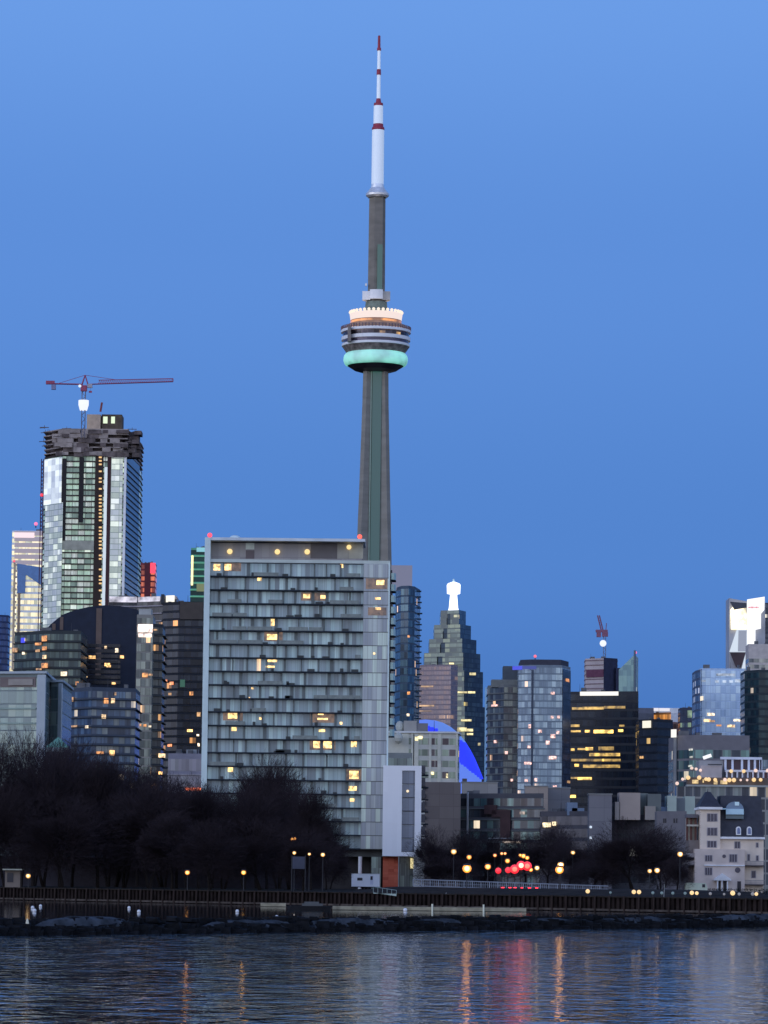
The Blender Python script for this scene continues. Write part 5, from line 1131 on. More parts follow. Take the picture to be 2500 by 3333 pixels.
# grey terrace mid rise and white terraced building
r, fp, zt = G('mid_rise', 'long grey flat roofed building with teal glass below the blue glass tower', [(2192, 1210), (2256, 1200), (2440, 1200)], 2392, 3.5,
    facade('teal_low', 3.0, 3.5, [(62, 88, 102), (48, 66, 84), (76, 100, 110), (36, 46, 64), (90, 108, 118)], (.1, (66, 70, 86)), .03, (240, 225, 200), .6), flat('mr_wall', D(82, 82, 100), .8, var=.1), ylow=2640, depth=24, para=4.5, frac=(.1, .9))
lits(r, fp[0], fp[1], [(2248, 2440, 12, 6), (2250, 2464, 10, 6), (2246, 2493, 12, 6), (2251, 2501, 10, 6)], room('pale_room', E(225, 225, 215), 1), out=.5)
panel(MB(), fp[0], fp[0 + 1], 2184, 2197, 2374, 2400, 2.0, .6).build('floodlight', bulb((255, 250, 240), 2.4), r)
panel(MB(), fp[0], fp[1], 2192, 2200, 2400, 2590, .6, .4).build('corner_pier', flat('mr_pier', D(96, 100, 118)), r)
d = 1000
wt = flat('terrace_white', D(158, 164, 198), .8, var=.08)
A = at(2282, 2500, d); B = at(2560, 2500, d); A, B = (A.x, d), (B.x, d); zz = lambda py: zat(2400, py, d)
root = thing('terraced_building', 'white terraced building hung with rows of warm lamps at the right', 'building', ((A[0]+B[0])/2, d + 10, LAND))
MB().box(A[0], B[0], d + 6, d + 16, LAND, zz(2474)).build('upper_wall', flat('terrace_grey', D(110, 112, 132), .8), root)
MB().box(A[0] + .1, at(2352, 2500, d).x, d + 2, d + 6, LAND, zz(2492)).build('stair_tower', flat('terrace_lav', D(134, 130, 150), .85), root)
MB().box(A[0] + 2, at(2352, 2500, d).x, d + 1.6, d + 2, zz(2490), zz(2487)).build('dark_ledge', drk, root)
X = lambda px: at(px, 2500, d + 5).x
for a in (2358, 2381, 2412, 2434, 2454, 2472, 2474): MB().box(X(a), X(a + 7), d + 5, d + 5.6, zz(2506), zz(2466)).build('upper_column', wt, root)
MB().box(X(2345), X(2480), d + 4.7, d + 6.1, zz(2470), zz(2462)).build('upper_beam', wt, root)
MB().box(X(2356), X(2476), d + 5.7, d + 5.95, zz(2504), zz(2470)).build('maroon_glazing', flat('maroon_glass', D(50, 34, 50), .3), root)
MB().box(X(2478), X(2560), d + 5.2, d + 6, zz(2500), zz(2470)).build('side_glazing', facade('side_glaze', 1.2, 3, [(84, 98, 120), (70, 82, 104)], (.1, (60, 70, 90)), 0, hline=.1), root)
MB().box(X(2358), B[0], d + 2, d + 5, zz(2512), zz(2505)).build('terrace_beam', wt, root)
for k in range(9): MB().box(X(2360 + k*17), X(2365 + k*17), d + 2, d + 2.6, zz(2530), zz(2512)).build('lower_column', wt, root)
MB().box(X(2364), B[0], d + 3, d + 5, zz(2534), zz(2512)).build('terrace_glazing', facade('terr_glaze', 1.6, 6, [(56, 52, 72), (80, 80, 100), (60, 36, 50)], (.08, (90, 94, 120)), 0), root)
MB().box(at(2236, 2540, d).x, B[0], d - 1, d + 3, zz(2556), zz(2532)).build('arcade_wall', flat('arcade', D(70, 62, 66), .8, var=.25, scale=.5), root)
MB().box(at(2236, 2540, d).x - .2, B[0], d - 2.2, d + 2, zz(2562), zz(2556)).build('lower_ledge', flat('ledge_grey', D(120, 124, 138), .8), root)
MB().box(at(2200, 2540, d).x, B[0], d - 1.5, d + 3, LAND, zz(2562)).build('lower_wall', facade('lower_win', 2.2, 3.4, [(60, 70, 88), (46, 52, 70), (84, 92, 106), (36, 40, 56)], (.14, (92, 96, 112)), .02, (240, 220, 190), .6, hline=.15), root)
lab = [(2222, 2536, 5, 1), (2240, 2531, 7, 3), (2276, 2531, 7, 3), (2298, 2536, 6, 3), (2307, 2537, 7, 3), (2328, 2538, 6, 3), (2360, 2538, 6, 2), (2374, 2539, 7, 3), (2389, 2539, 7, 3), (2411, 2539, 4, 1.4), (2432, 2539, 4, 1.4), (2454, 2538, 7, 3), (2476, 2538, 6, 3), (2380, 2510, 6, 3), (2421, 2510, 6, 3), (2460, 2508, 6, 1.6), (2499, 2508, 6, 1.6), (2204, 2550, 6, 1), (2280, 2507, 5, 1.2), (2252, 2500, 5, .9), (2266, 2503, 5, .9)]
for px, py, rr, s in lab:
    dd = d - 1.6 if py > 2520 else d + 1.4
    q = at(px, py, dd); MB().ball(q, rr * dd / F, n=8).build('lamp_globe', bulb((255, 214, 150) if s > 2 else (255, 220, 205), s), root, True)
for a, c, y in ((2252, 2272, 2546), (2322, 2334, 2548), (2344, 2366, 2547), (2286, 2290, 2543)):
    MB().box(at(a, y, d).x, at(c, y, d).x, d - 1.25, d - .98, zz(y + 6), zz(y - 6)).build('lit_window', room('terr_warm', E(240, 206, 140), .9, .8), root)
q = at(2302, 2464, d + 3); MB().bar((q.x - 1.1, d + 3, q.z - .3), (q.x + 1.1, d + 3, q.z + .5), .5, n=8).build('tilted_lamp', bulb((250, 250, 255), 3), root)
# ------------------------------------------------------------------ low blocks between condominium and chateau house
lw = [('low_block', 'pale boxy stucco block top below the dome with a small chimney', [(1503, 960), (1620, 960)], 2547, (98, 98, 112), 1600),
      ('low_block', 'square tan stair tower above the low glass block', [(1709, 930), (1784, 930)], 2560, (112, 104, 112), 1600),
      ('low_block', 'plain grey blank block right of the tan stair tower', [(1784, 940), (1856, 940)], 2566, (78, 80, 98), 1600),
      ('low_block', 'tall plain grey blank block left of the large round tree', [(1917, 820), (1992, 820)], 2586, (82, 82, 100), 1600)]
for nm, lb, cols_, yt, colr, _ in lw:
    r, fp, zt = G(nm, lb, cols_, yt, 40, flat('joint_grey', D(70, 70, 84)), clad('blank_' + str(cols_[0][0]), colr, 3.4, 3.0, 4), ylow=2800, depth=10)
    MB().prism(offset(fp, .15), zt - .01, zt + .25).build('parapet', flat('parapet_grey', D(96, 98, 112)), r)
    if cols_[0][0] == 1503:
        roofbox(r, 1568, 1575, 2536, 2550, 961, 1, drk); roofbox(r, 1505, 1520, 2534, 2550, 961, 2, flat('tank_dark', D(60, 56, 66)))
r, fp, zt = G('low_block', 'low apartment block with teal glass, brown panels and dark balconies behind the street lamps', [(1498, 912), (1770, 900)], 2582, 2.75,
    facade('low_mix', 1.9, 2.75, [(54, 76, 92), (42, 50, 66), (68, 88, 102), (32, 30, 42), (74, 94, 106), (50, 54, 68), (36, 40, 54), (58, 64, 80)], (.1, (52, 54, 68)), .012, (250, 230, 200), .8), flat('lm_wall', D(62, 64, 80), .9), ylow=2860, depth=12, slab=.3, slabmat=flat('lm_slab', D(66, 72, 86)))
for a, c, y0, y1 in ((1576, 1616, 2620, 2650), (1600, 1660, 2636, 2660), (1628, 1660, 2660, 2735)): panel(MB(), fp[0], fp[1], a, c, y0, y1, .6, .4).build('brown_panel', flat('brown_panel', D(48, 34, 42), .8, var=.2), r)
panel(MB(), fp[0], fp[1], 1519, 1523, 2578, 2715, .8, .4).build('pale_post', flat('pale_post', D(116, 122, 146)), r)
panel(MB(), fp[0], fp[1], 1590, 1665, 2727, 2730, .8, .4).build('canopy_edge', flat('pale_post', D(116, 122, 146)), r)
lits(r, fp[0], fp[1], [(1700, 2646, 16, 9), (1666, 2741, 60, 6)], room('pale_room2', E(220, 196, 176), .9), out=.7)
r, fp, zt = G('low_block', 'grey stepped low block with two bright cream windows above the dark trees', [(1760, 890), (1917, 880)], 2640, 3.0,
    facade('low_mix2', 2.4, 3.0, [(66, 66, 82), (66, 66, 82), (66, 66, 82), (38, 38, 52)], (.12, (66, 66, 82)), .0), flat('lm2_wall', D(66, 66, 82), .9, var=.08), ylow=2860, depth=12)
lits(r, fp[0], fp[1], [(1779, 2685, 26, 15), (1803, 2681, 12, 13)], room('cream_low', E(250, 226, 180), 2.0), out=.4)
for a, c, y0, y1 in ((1846, 1880, 2612, 2634), (1862, 1902, 2630, 2650)):
    MB().box(at(a, 2630, 884).x, at(c, 2630, 884).x, 884, 892, zt - 1, zat(1870, y0, 884)).build('blue_bay', flat('blue_bay_%d' % a, D(80, 96, 132), .3, .1), r)
for x, y in ((1923, 2692), (1923, 2727)):
    q = at(x, y, 819.6); o = thing('wall_light', 'small white wall light %s on the tall blank grey block' % ('upper' if y < 2700 else 'lower'), 'light', (q.x, q.y, q.z), 'white wall lights on the blank block')
    MB().ball(q, .3, n=8).build('lamp_globe', bulb((210, 225, 245), 2), o, True); MB().box(q.x - .05, q.x + .05, q.y, 820.02, q.z - .05, q.z + .05).build('bracket', pole_m, o)
r, fp, zt = G('low_block', 'cluster block with beige and grey boxes on its roof behind the round tree', [(1990, 830), (2235, 820)], 2652, 3.0,
    facade('low_mix3', 2.2, 3.0, [(60, 64, 80), (60, 64, 80), (44, 46, 60), (70, 74, 90)], (.2, (64, 66, 82)), .01, (240, 240, 240), .8), flat('lm3_wall', D(64, 66, 82), .9), ylow=2860, depth=12)
for a, c, y0, colr in ((2016, 2084, 2580, (120, 112, 122)), (2002, 2018, 2610, (112, 108, 120)), (2084, 2108, 2582, (84, 92, 104)), (2108, 2152, 2584, (74, 80, 92)), (2020, 2080, 2622, (118, 110, 122)), (2172, 2202, 2590, (122, 134, 146)), (2230, 2262, 2592, (120, 132, 144)), (2202, 2230, 2598, (80, 86, 104)), (2100, 2134, 2624, (112, 108, 118)), (2152, 2198, 2626, (84, 100, 140))):
    dd = 822 + (a % 7); MB().box(at(a, 2640, dd).x, at(c, 2640, dd).x, dd, dd + 7, zt - 1.2 - (a % 5) * .03, zat((a+c)/2, y0, dd)).build('roof_box', flat('rb_%d' % a, D(*colr), .85, var=.06), r)
r, fp, zt = G('low_block', 'grey house front with two pairs of small windows left of the chateau house', [(2138, 790), (2235, 785)], 2640, 3.0,
    flat('gray_plain', D(78, 78, 96)), flat('gray_plain', D(78, 78, 96)), ylow=2640, depth=10)
for x in (2158, 2164, 2192, 2200): panel(MB(), fp[0], fp[1], x, x + 4, 2664, 2678, .1, .1).build('window', drk, r)
# ------------------------------------------------------------------ chateau style house
d = 720
root = thing('chateau_house', 'cream chateau style house with a dark mansard roof, turret and arched dormers', 'house', (at(2360, 2800, d).x, d + 6, LAND))
Xc = lambda px, dd=d: at(px, 2780, dd).x
zc = lambda py: zat(2360, py, d)
cream = flat('cream_stucco', D(160, 152, 162), .9, var=.1, scale=.5); trim = flat('white_trim', D(188, 192, 214), .7); slate = flat('slate_roof', D(36, 38, 54), .7, var=.2, scale=1.2); wnd = flat('house_window', D(52, 50, 70), .2)
MB().box(Xc(2281), Xc(2346), d + 1, d + 12, LAND, zc(2634)).build('turret_wall', cream, root)
MB().box(Xc(2346), Xc(2489), d + 2, d + 14, LAND, zc(2728)).build('wall', cream, root)
MB().box(Xc(2262), Xc(2424), d, d + 3, LAND, zc(2764)).build('front_bay', flat('bay_stucco', D(152, 144, 158), .9, var=.1, scale=.5), root)
MB().box(Xc(2276), Xc(2352), d + .4, d + 12.6, zc(2635), zc(2627)).build('turret_cornice', trim, root)
a, c = Xc(2278), Xc(2350); mb = MB(); b0 = [(a, d + .6), (c, d + .6), (c, d + 12.4), (a, d + 12.4)]; mx0, mx1 = Xc(2306), Xc(2320)
t0 = [(mx0, d + 5), (mx1, d + 5), (mx1, d + 8), (mx0, d + 8)]
for i in range(4): j = (i+1) % 4; mb.face([(*b0[i], zc(2627)), (*b0[j], zc(2627)), (*t0[j], zc(2576)), (*t0[i], zc(2576))])
mb.face([(*q, zc(2576)) for q in t0]); mb.build('turret_roof', slate, root)
MB().bar(((mx0+mx1)/2, d + 6.5, zc(2577)), ((mx0+mx1)/2, d + 6.5, zc(2566)), .12, r2=.03).build('finial', slate, root)
a, c = Xc(2342), Xc(2490); b0 = [(a, d + 2), (c, d + 2), (c, d + 14), (a, d + 14)]; t0 = [(Xc(2352), d + 4), (Xc(2484), d + 4), (Xc(2484), d + 12), (Xc(2352), d + 12)]
mb = MB()
for i in range(4): j = (i+1) % 4; mb.face([(*b0[i], zc(2724)), (*b0[j], zc(2724)), (*t0[j], zc(2588)), (*t0[i], zc(2588))])
mb.face([(*q, zc(2588)) for q in t0]); mb.build('mansard_roof', slate, root)
MB().box(Xc(2340), Xc(2492), d + 1.3, d + 2.6, zc(2730), zc(2723)).build('cornice', trim, root)
def hwin(x0, x1, y0, y1, yy, n=3):
    zt_0, zb_0 = zc(y0), zc(y1); X0, X1 = Xc(x0, yy), Xc(x1, yy)
    f = MB().box(X0 - .08, X1 + .08, yy - .06, yy + .05, zb_0 - .1, zt_0 + .1).build('window', flat('house_frame', D(120, 118, 140)), root)
    for k in range(n):
        w_ = (X1 - X0) / n; MB().box(X0 + k*w_ + .06, X0 + (k+1)*w_ - .06, yy - .1, yy - .05, zb_0, zt_0).build('pane', wnd, f)
for a in [(2302, 2334, 2649, 2673, d + 1), (2302, 2334, 2695, 2719, d + 1), (2302, 2332, 2738, 2758, d + 1), (2391, 2409, 2739, 2760, d + 2, 2), (2461, 2468, 2742, 2756, d + 2, 1), (2295, 2318, 2785, 2803, d), (2374, 2399, 2781, 2805, d), (2295, 2318, 2825, 2848, d), (2433, 2441, 2780, 2800, d + 2, 1), (2461, 2469, 2784, 2800, d + 2, 1), (2446, 2460, 2834, 2856, d + 2, 1)]: hwin(*a)
for px, py, rr in ((2357, 2787, 6), (2401, 2832, 9)):
    q = at(px, py, d); MB().bar((q.x, d - .08, q.z), (q.x, d + .1, q.z), rr * d / F, n=14).build('round_window', wnd, root)
for px in (2404, 2439):
    q = at(px, 2700, d + 1.6); w_ = 8 * d / F; mb = MB(); P = []
    out = [(-w_, 2717), (w_, 2717), (w_, 2698)] ; zz0 = zc(2717); zz1 = zc(2698)
    P = [(q.x - w_, zz0), (q.x + w_, zz0)] + [(q.x + w_*math.cos(t), zz1 + w_*1.1*math.sin(t)) for t in [math.pi*k/8 for k in range(9)]]
    mb.face([(x, d + 1.5, z) for x, z in P]); 
    for i in range(len(P)): j = (i+1) % len(P); mb.face([(P[i][0], d + 1.5, P[i][1]), (P[i][0], d + 3.4, P[i][1]), (P[j][0], d + 3.4, P[j][1]), (P[j][0], d + 1.5, P[j][1])])
    o = mb.build('dormer', trim, root)
    mb = MB(); s = .55; zc0 = zc(2703); mb.face([(q.x + (x - q.x)*s, d + 1.42, zc0 + (z - zc0)*.72) for x, z in P]); mb.build('pane', flat('dormer_glass', D(80, 92, 140), .2), o)
# conservatory bay in the roof
q0, q1 = Xc(2366), Xc(2424)
MB().box(q0, q1, d + 1.8, d + 5, zc(2650), zc(2632)).build('bay_parapet', flat('bay_blue', D(132, 158, 192), .7), root)
MB().box(q0, q1, d + 2.2, d + 5, zc(2664), zc(2650)).build('bay_base', flat('bay_green', D(78, 90, 108), .7), root)
mb = MB(); n = 8; cxq = (q0+q1)/2; hw_ = (q1-q0)/2; P = [(cxq + hw_*math.cos(math.pi*k/n), zc(2632) + (zc(2608)-zc(2632))*math.sin(math.pi*k/n)) for k in range(n+1)]
mb.face([(x, d + 2.1, z) for x, z in P]); 
for i in range(n): mb.face([(P[i][0], d + 2.1, P[i][1]), (P[i][0], d + 5, P[i][1]), (P[i+1][0], d + 5, P[i+1][1]), (P[i+1][0], d + 2.1, P[i+1][1])])
mb.build('bay_glass_vault', flat('vault_glass', D(74, 92, 126), .2, .1), root)
panel(MB(), (q0, d + 2.1), (q1, d + 2.1), 2392, 2406, 2610, 2622, .1, .1).build('pane', flat('vault_pane', D(150, 180, 214), .2), root)
MB().box(Xc(2345), Xc(2366), d + 1.7, d + 3, zc(2634), zc(2630)).build('bay_link', flat('bay_blue', D(132, 158, 192)), root)
# string course, porch, balconies
MB().box(Xc(2292), Xc(2424), d - .25, d + .02, zc(2819), zc(2815)).build('string_course', trim, root)
mb = MB(); xa, xb, xm = Xc(2322), Xc(2378), Xc(2350)
mb.prism([(xa, d - 1.6), (xb, d - 1.6), (xb, d - .01), (xa, d - .01)], zc(2866), zc(2862)); 
mb.face([(xa, d - 1.62, zc(2862)), (xb, d - 1.62, zc(2862)), (xm, d - 1.62, zc(2843))]); mb.face([(xa, d - 1.62, zc(2862)), (xm, d - 1.62, zc(2843)), (xm, d, zc(2843)), (xa, d, zc(2862))]); mb.face([(xb, d - 1.62, zc(2862)), (xb, d, zc(2862)), (xm, d, zc(2843)), (xm, d - 1.62, zc(2843))])
mb.build('porch_pediment', trim, root)
for px in (2334, 2348, 2366): MB().bar((Xc(px), d - 1.3, LAND), (Xc(px), d - 1.3, zc(2866)), .14, n=10).build('porch_column', trim, root)
for a, c in ((2337, 2345), (2355, 2365), (2400, 2412)): MB().box(Xc(a), Xc(c), d - .06, d + .03, LAND, zc(2868)).build('door', drk, root)
for py in (2800, 2862):
    MB().box(Xc(2426), Xc(2490), d + .6, d + 1.99, zc(py + 18) , zc(py + 15)).build('balcony', flat('balcony_dark', D(56, 54, 68)), root)
    mb = MB(); mb.box(Xc(2426), Xc(2490), d + .6, d + .68, zc(py + 3), zc(py + 1.5))
    for k in range(16): x = Xc(2427 + k * 4.1); mb.box(x, x + .06, d + .6, d + .66, zc(py + 15), zc(py + 3))
    mb.build('balustrade', flat('bal_grey', D(96, 94, 110)), root)
for py, x0 in ((2776, 2234), (2800, 2222)):
    MB().box(Xc(x0), Xc(2262), d + 1, d + 5, zc(py + 18), zc(py + 15)).build('balcony', flat('balcony_dark', D(56, 54, 68)), root)
    MB().box(Xc(x0), Xc(2262), d + 1, d + 1.1, zc(py + 15), zc(py + 2)).build('balcony_front', flat('bal_lav', D(108, 106, 124)), root)
MB().box(Xc(2246), Xc(2282), d + 3, d + 10, LAND, zc(2735)).build('side_wing', flat('wing_stucco', D(88, 84, 96), .9), root)
# small rooftop pavilion on the side wing
MB().box(Xc(2240), Xc(2276), d + 3, d + 8, zc(2662), zc(2650)).build('pavilion_roof', flat('pav_slate', D(72, 72, 90)), root)
for px in (2242, 2255, 2270): MB().bar((Xc(px), d + 4, zc(2736)), (Xc(px), d + 4, zc(2661)), .25, n=6).build('pavilion_post', flat('brown_post', D(70, 48, 52)), root)
MB().box(Xc(2242), Xc(2274), d + 5, d + 8, zc(2735), zc(2662)).build('pavilion_wall', flat('pav_cream', D(128, 128, 138)), root)
MB().box(Xc(2240), Xc(2278), d + 3, d + 4, zc(2690), zc(2684)).build('pavilion_beam', flat('pav_cream', D(128, 128, 138)), root)
# white low boat / van shape in front of the house
root = thing('camper_van', 'long pale camper van parked in front of the chateau house', 'camper van', (at(2265, 2890, 690).x, 690, LAND))
x0, x1 = at(2231, 2890, 690).x, at(2303, 2890, 690).x; z0 = LAND
mb = MB(); side = [(x0, z0 + .45), (x1, z0 + .45), (x1, z0 + 1.3), (x1 - .35, z0 + 2.1), (x0 + .2, z0 + 2.15), (x0, z0 + 1.9)]
A_ = [(x, 690, z) for x, z in side]; B_ = [(x, 692, z) for x, z in side]
for i in range(6): j = (i+1) % 6; mb.face([A_[i], B_[i], B_[j], A_[j]])
mb.face(A_); mb.face(list(reversed(B_))); mb.build('body', flat('van_pale', D(140, 150, 156), .5), root)
MB().box(x1 - 1.0, x1 - .45, 689.95, 690, z0 + 1.3, z0 + 1.9).build('window', drk, root)
for xx in (x0 + .8, x1 - .9): MB().bar((xx, 689.9, z0 + .35), (xx, 690.15, z0 + .35), .35, n=14).build('wheel', flat('tyre', (.015, .015, .015, 1), .9), root)
# ------------------------------------------------------------------ bare winter trees
bark = flat('bark', (.022, .018, .017, 1), .95, var=.3, scale=.6)
twm = flat('twigs', (.041, .031, .036, 1), .95, var=.35, scale=.25)
def tree_mesh(seed, H=20.0, W=7.0, stems=1, tw=13000, low=.13):
    rg = random.Random(seed); tr = MB(); ends = []
    def grow(p, d, l, r, lev):
        q = p; n = 3 if lev < 2 else 2
        for k in range(n):
            d = (d + Vector((rg.uniform(-.16, .16), rg.uniform(-.16, .16), rg.uniform(-.02, .12)))).normalized()
            q2 = q + d * (l / n); tr.bar(q, q2, r * (1 - .25 * k / n), n=5 if lev < 2 else 3, r2=r * (1 - .25 * (k + 1) / n)); q = q2
            if lev >= 2: ends.append((q.copy(), d.copy(), lev))
        if lev >= 4: return
        m_ = rg.choice((3, 4)) if lev < 3 else 3
        for k in range(m_):
            a = rg.uniform(0, 6.28); s = rg.uniform(.35, .8)
            side = Vector((math.cos(a), math.sin(a), 0)); nd = (d * 1.0 + side * s + Vector((0, 0, .18))).normalized()
            grow(q, nd, l * rg.uniform(.62, .82), r * .58, lev + 1)
    for s in range(stems):
        a = rg.uniform(0, 6.28); off = Vector((math.cos(a), math.sin(a), 0)) * (.5 if stems > 1 else 0)
        d0 = (Vector((0, 0, 1)) + off * .35).normalized()
        grow(off + Vector((0, 0, -.3)), d0, H * .24, .36 if stems == 1 else .3, 0)
    tw_ = MB(); cz_ = H * .56; rz = H * .46; zl = H * low
    # squeeze the skeleton into the crown envelope
    def env(v):
        f = (v.z - cz_) / rz; lim = W * math.sqrt(max(.04, 1 - min(.97, f*f))); rr = math.hypot(v.x, v.y)
        if rr > lim: v.x *= lim / rr; v.y *= lim / rr
        if v.z > H: v.z = H - (v.z - H) * .2
        return v
    tr.v = [env(v) if v.z > H * .3 else v for v in tr.v]
    def twig(p, d, l, w_):
        s = d.cross(Vector((rg.uniform(-1, 1), rg.uniform(-1, 1), rg.uniform(-1, 1))))
        if s.length < 1e-3: return
        s = s.normalized() * w_; tw_.face([p - s, p + s, p + d * l], [(0, 0)] * 3)
    lobes = []
    for _ in range(13):
        a = rg.uniform(0, 6.28); f = rg.uniform(-.75, .95); rr = W * math.sqrt(max(0, 1 - f*f)) * rg.uniform(.3, .75)
        lobes.append((Vector((rr*math.cos(a), rr*math.sin(a), cz_ + rz*f*.7)), rg.uniform(.5, .8) * W))
    for k in range(tw):
        if ends and rg.random() < .5:
            p, d, lv = rg.choice(ends); p = env(p.copy()) + Vector((rg.gauss(0, .5), rg.gauss(0, .5), rg.gauss(0, .5)))
        else:
            c, lr = rg.choice(lobes); v = Vector((rg.gauss(0, 1), rg.gauss(0, 1), rg.gauss(0, 1))).normalized() * lr * rg.random() ** .4; p = c + v
            d = (v.normalized() + Vector((0, 0, .3)))
        if p.z < zl: continue
        o = Vector((p.x, p.y, (p.z - cz_) * .6)); o = o.normalized() if o.length > .1 else Vector((0, 0, 1))
        d = (o + Vector((rg.uniform(-.6, .6), rg.uniform(-.6, .6), rg.uniform(-.1, .8)))).normalized()
        l = rg.uniform(.8, 2.0); twig(p, d, l, rg.uniform(.022, .045))
        for _ in range(2):
            d2 = (d + Vector((rg.uniform(-.8, .8), rg.uniform(-.8, .8), rg.uniform(-.4, .6)))).normalized(); twig(p + d * l * rg.uniform(.2, .7), d2, l * .6, .03)
    return tr, tw_
protos = []
def first_tree(seed, **kw):
    root = thing('bare_tree', 'x', 'tree', (0, 0, 0)); a, b_ = tree_mesh(seed, **kw)
    a.build('trunk', bark, root); b_.build('crown', twm, root); return root
PK = [dict(seed=21, H=20, W=7.5, stems=1), dict(seed=22, H=20, W=6.5, stems=2), dict(seed=23, H=20, W=8, stems=3), dict(seed=24, H=20, W=6, stems=1), dict(seed=25, H=20, W=9, stems=2, low=.03, tw=15000)]
protos = [first_tree(**k) for k in PK]; used = [False] * 5
def copy_thing(src):
    r = src.copy(); C.objects.link(r)
    for ch in src.children:
        c = ch.copy(); C.objects.link(c); c.parent = r
    return r
def tree(px, pyt, d, k, wpx, label, rot, group):
    base = at(px, 2880, d); H = zat(px, pyt, d) - LAND
    if used[k]: r = copy_thing(protos[k])
    else: r = protos[k]; used[k] = True
    s = H / 20.0; wd = PK[k]['W']; sx = (wpx / 2 * 1.22 * d / F) / wd
    r.location = (base.x, d, LAND - .03); r.scale = (sx, sx, s); r.rotation_euler = (0, 0, rot); tag(r, label, 'tree', group)
GP = 'bare winter trees in the park'; GR = 'bare trees along the road'
TL = [(-30, 2432, 690, 0, 230, 'tall bare tree cut off by the left edge of the picture'), (62, 2440, 700, 2, 210, 'bare tree above the pale kiosk, its top below the grey framed block'),
      (150, 2446, 690, 1, 200, 'bare tree directly below the green pyramid roof'), (235, 2462, 705, 0, 200, 'bare tree just right of the green pyramid roof'),
      (318, 2490, 690, 3, 180, 'bare tree in front of the blue grey balconied block'), (400, 2522, 700, 2, 190, 'bare tree below the narrow grey glass tower'),
      (488, 2540, 680, 1, 210, 'bare tree with a thick double trunk standing clear at its foot'), (575, 2560, 700, 0, 180, 'bare tree in front of the orange sign'),
      (648, 2582, 690, 3, 160, 'bare tree at the left foot of the condominium'), (726, 2600, 700, 2, 170, 'bare tree below the orange lamp reflection, low crown before the condominium'),
      (868, 2500, 720, 0, 190, 'tallest bare tree in front of the condominium windows'), (800, 2560, 690, 1, 160, 'bare tree touching the left side of the tallest one before the condominium'),
      (945, 2572, 705, 2, 160, 'bare tree right of the tallest one before the condominium'), (1012, 2590, 690, 3, 130, 'slender bare tree before the right half of the condominium'),
      (1062, 2668, 700, 0, 110, 'smallest bare tree at the right end of the park trees'),
      (20, 2560, 682, 4, 220, 'low dense bare tree behind the small lit lamp at far left'), (200, 2600, 676, 4, 230, 'low dense bare tree left of the gap with grey wall showing'),
      (370, 2640, 760, 4, 260, 'wide low bare tree behind the gap between the trunks'), (560, 2660, 655, 3, 150, 'low bare tree left of the orange quay lamp'),
      (690, 2680, 650, 4, 200, 'low dense bare tree between the two orange quay lamps'), (850, 2680, 655, 4, 210, 'low dense bare tree right of the yellow quay lamp'), (985, 2700, 650, 4, 160, 'low dense bare tree by the three small lamps'), (1072, 2760, 760, 4, 110, 'low shrubby bare tree beside the white office trailer')]
for i, (px, pyt, d, k, w_, lb) in enumerate(TL): tree(px, pyt, d, k, w_, lb, i * 1.37, GP)
for i, (px, pyt, d, k, w_, lb) in enumerate([(105, 2436, 745, 2, 220, 'bare tree in the back row between the kiosk and the pyramid roof'), (195, 2448, 750, 0, 210, 'bare tree in the back row beneath the right half of the green pyramid roof'), (355, 2500, 755, 1, 200, 'bare tree in the back row before the lit windows of the blue grey block'),
        (445, 2528, 745, 0, 190, 'bare tree in the back row left of the tree with the thick double trunk'), (530, 2546, 750, 2, 190, 'bare tree in the back row under the grey stucco building'), (615, 2568, 745, 1, 170, 'bare tree in the back row left of the condominium edge'),
        (690, 2588, 755, 0, 170, 'bare tree in the back row before the lowest left condominium storeys'), (905, 2540, 750, 2, 170, 'bare tree in the back row just right of the tallest one'), (835, 2530, 750, 3, 150, 'bare tree in the back row just left of the tallest one')]): tree(px, pyt, d, k, w_, lb, i * 1.9 + .8, GP)
TR = [(1410, 2705, 760, 4, 110, 'dark low tree under the brown blank wall'), (1500, 2716, 800, 0, 130, 'bare tree behind the pale lamp, left of the road'), (1590, 2726, 820, 2, 120, 'bare tree behind the amber lamps on the left of the road'),
      (1700, 2712, 850, 1, 120, 'bare tree above the row of orange lamps'), (1785, 2700, 760, 0, 150, 'bare tree with a rounded crown right of the traffic'), (1845, 2722, 740, 4, 130, 'bare tree behind the stacked bright lamps'),
      (1965, 2722, 720, 4, 130, 'dark bushy tree left of the large round one'), (2060, 2682, 700, 4, 210, 'large round dark tree in front of the cluster block'), (2150, 2716, 705, 2, 150, 'dark round tree left of the chateau house'),
      (2208, 2790, 690, 4, 90, 'low dark tree at the left foot of the chateau house'), (1450, 2790, 700, 4, 150, 'low dark shrub like tree behind the left part of the white railing'), (1920, 2800, 705, 4, 140, 'low dark tree behind the right end of the white railing')]
for i, (px, pyt, d, k, w_, lb) in enumerate(TR): tree(px, pyt, d, k, w_, lb, i * 2.1 + .5, GR)
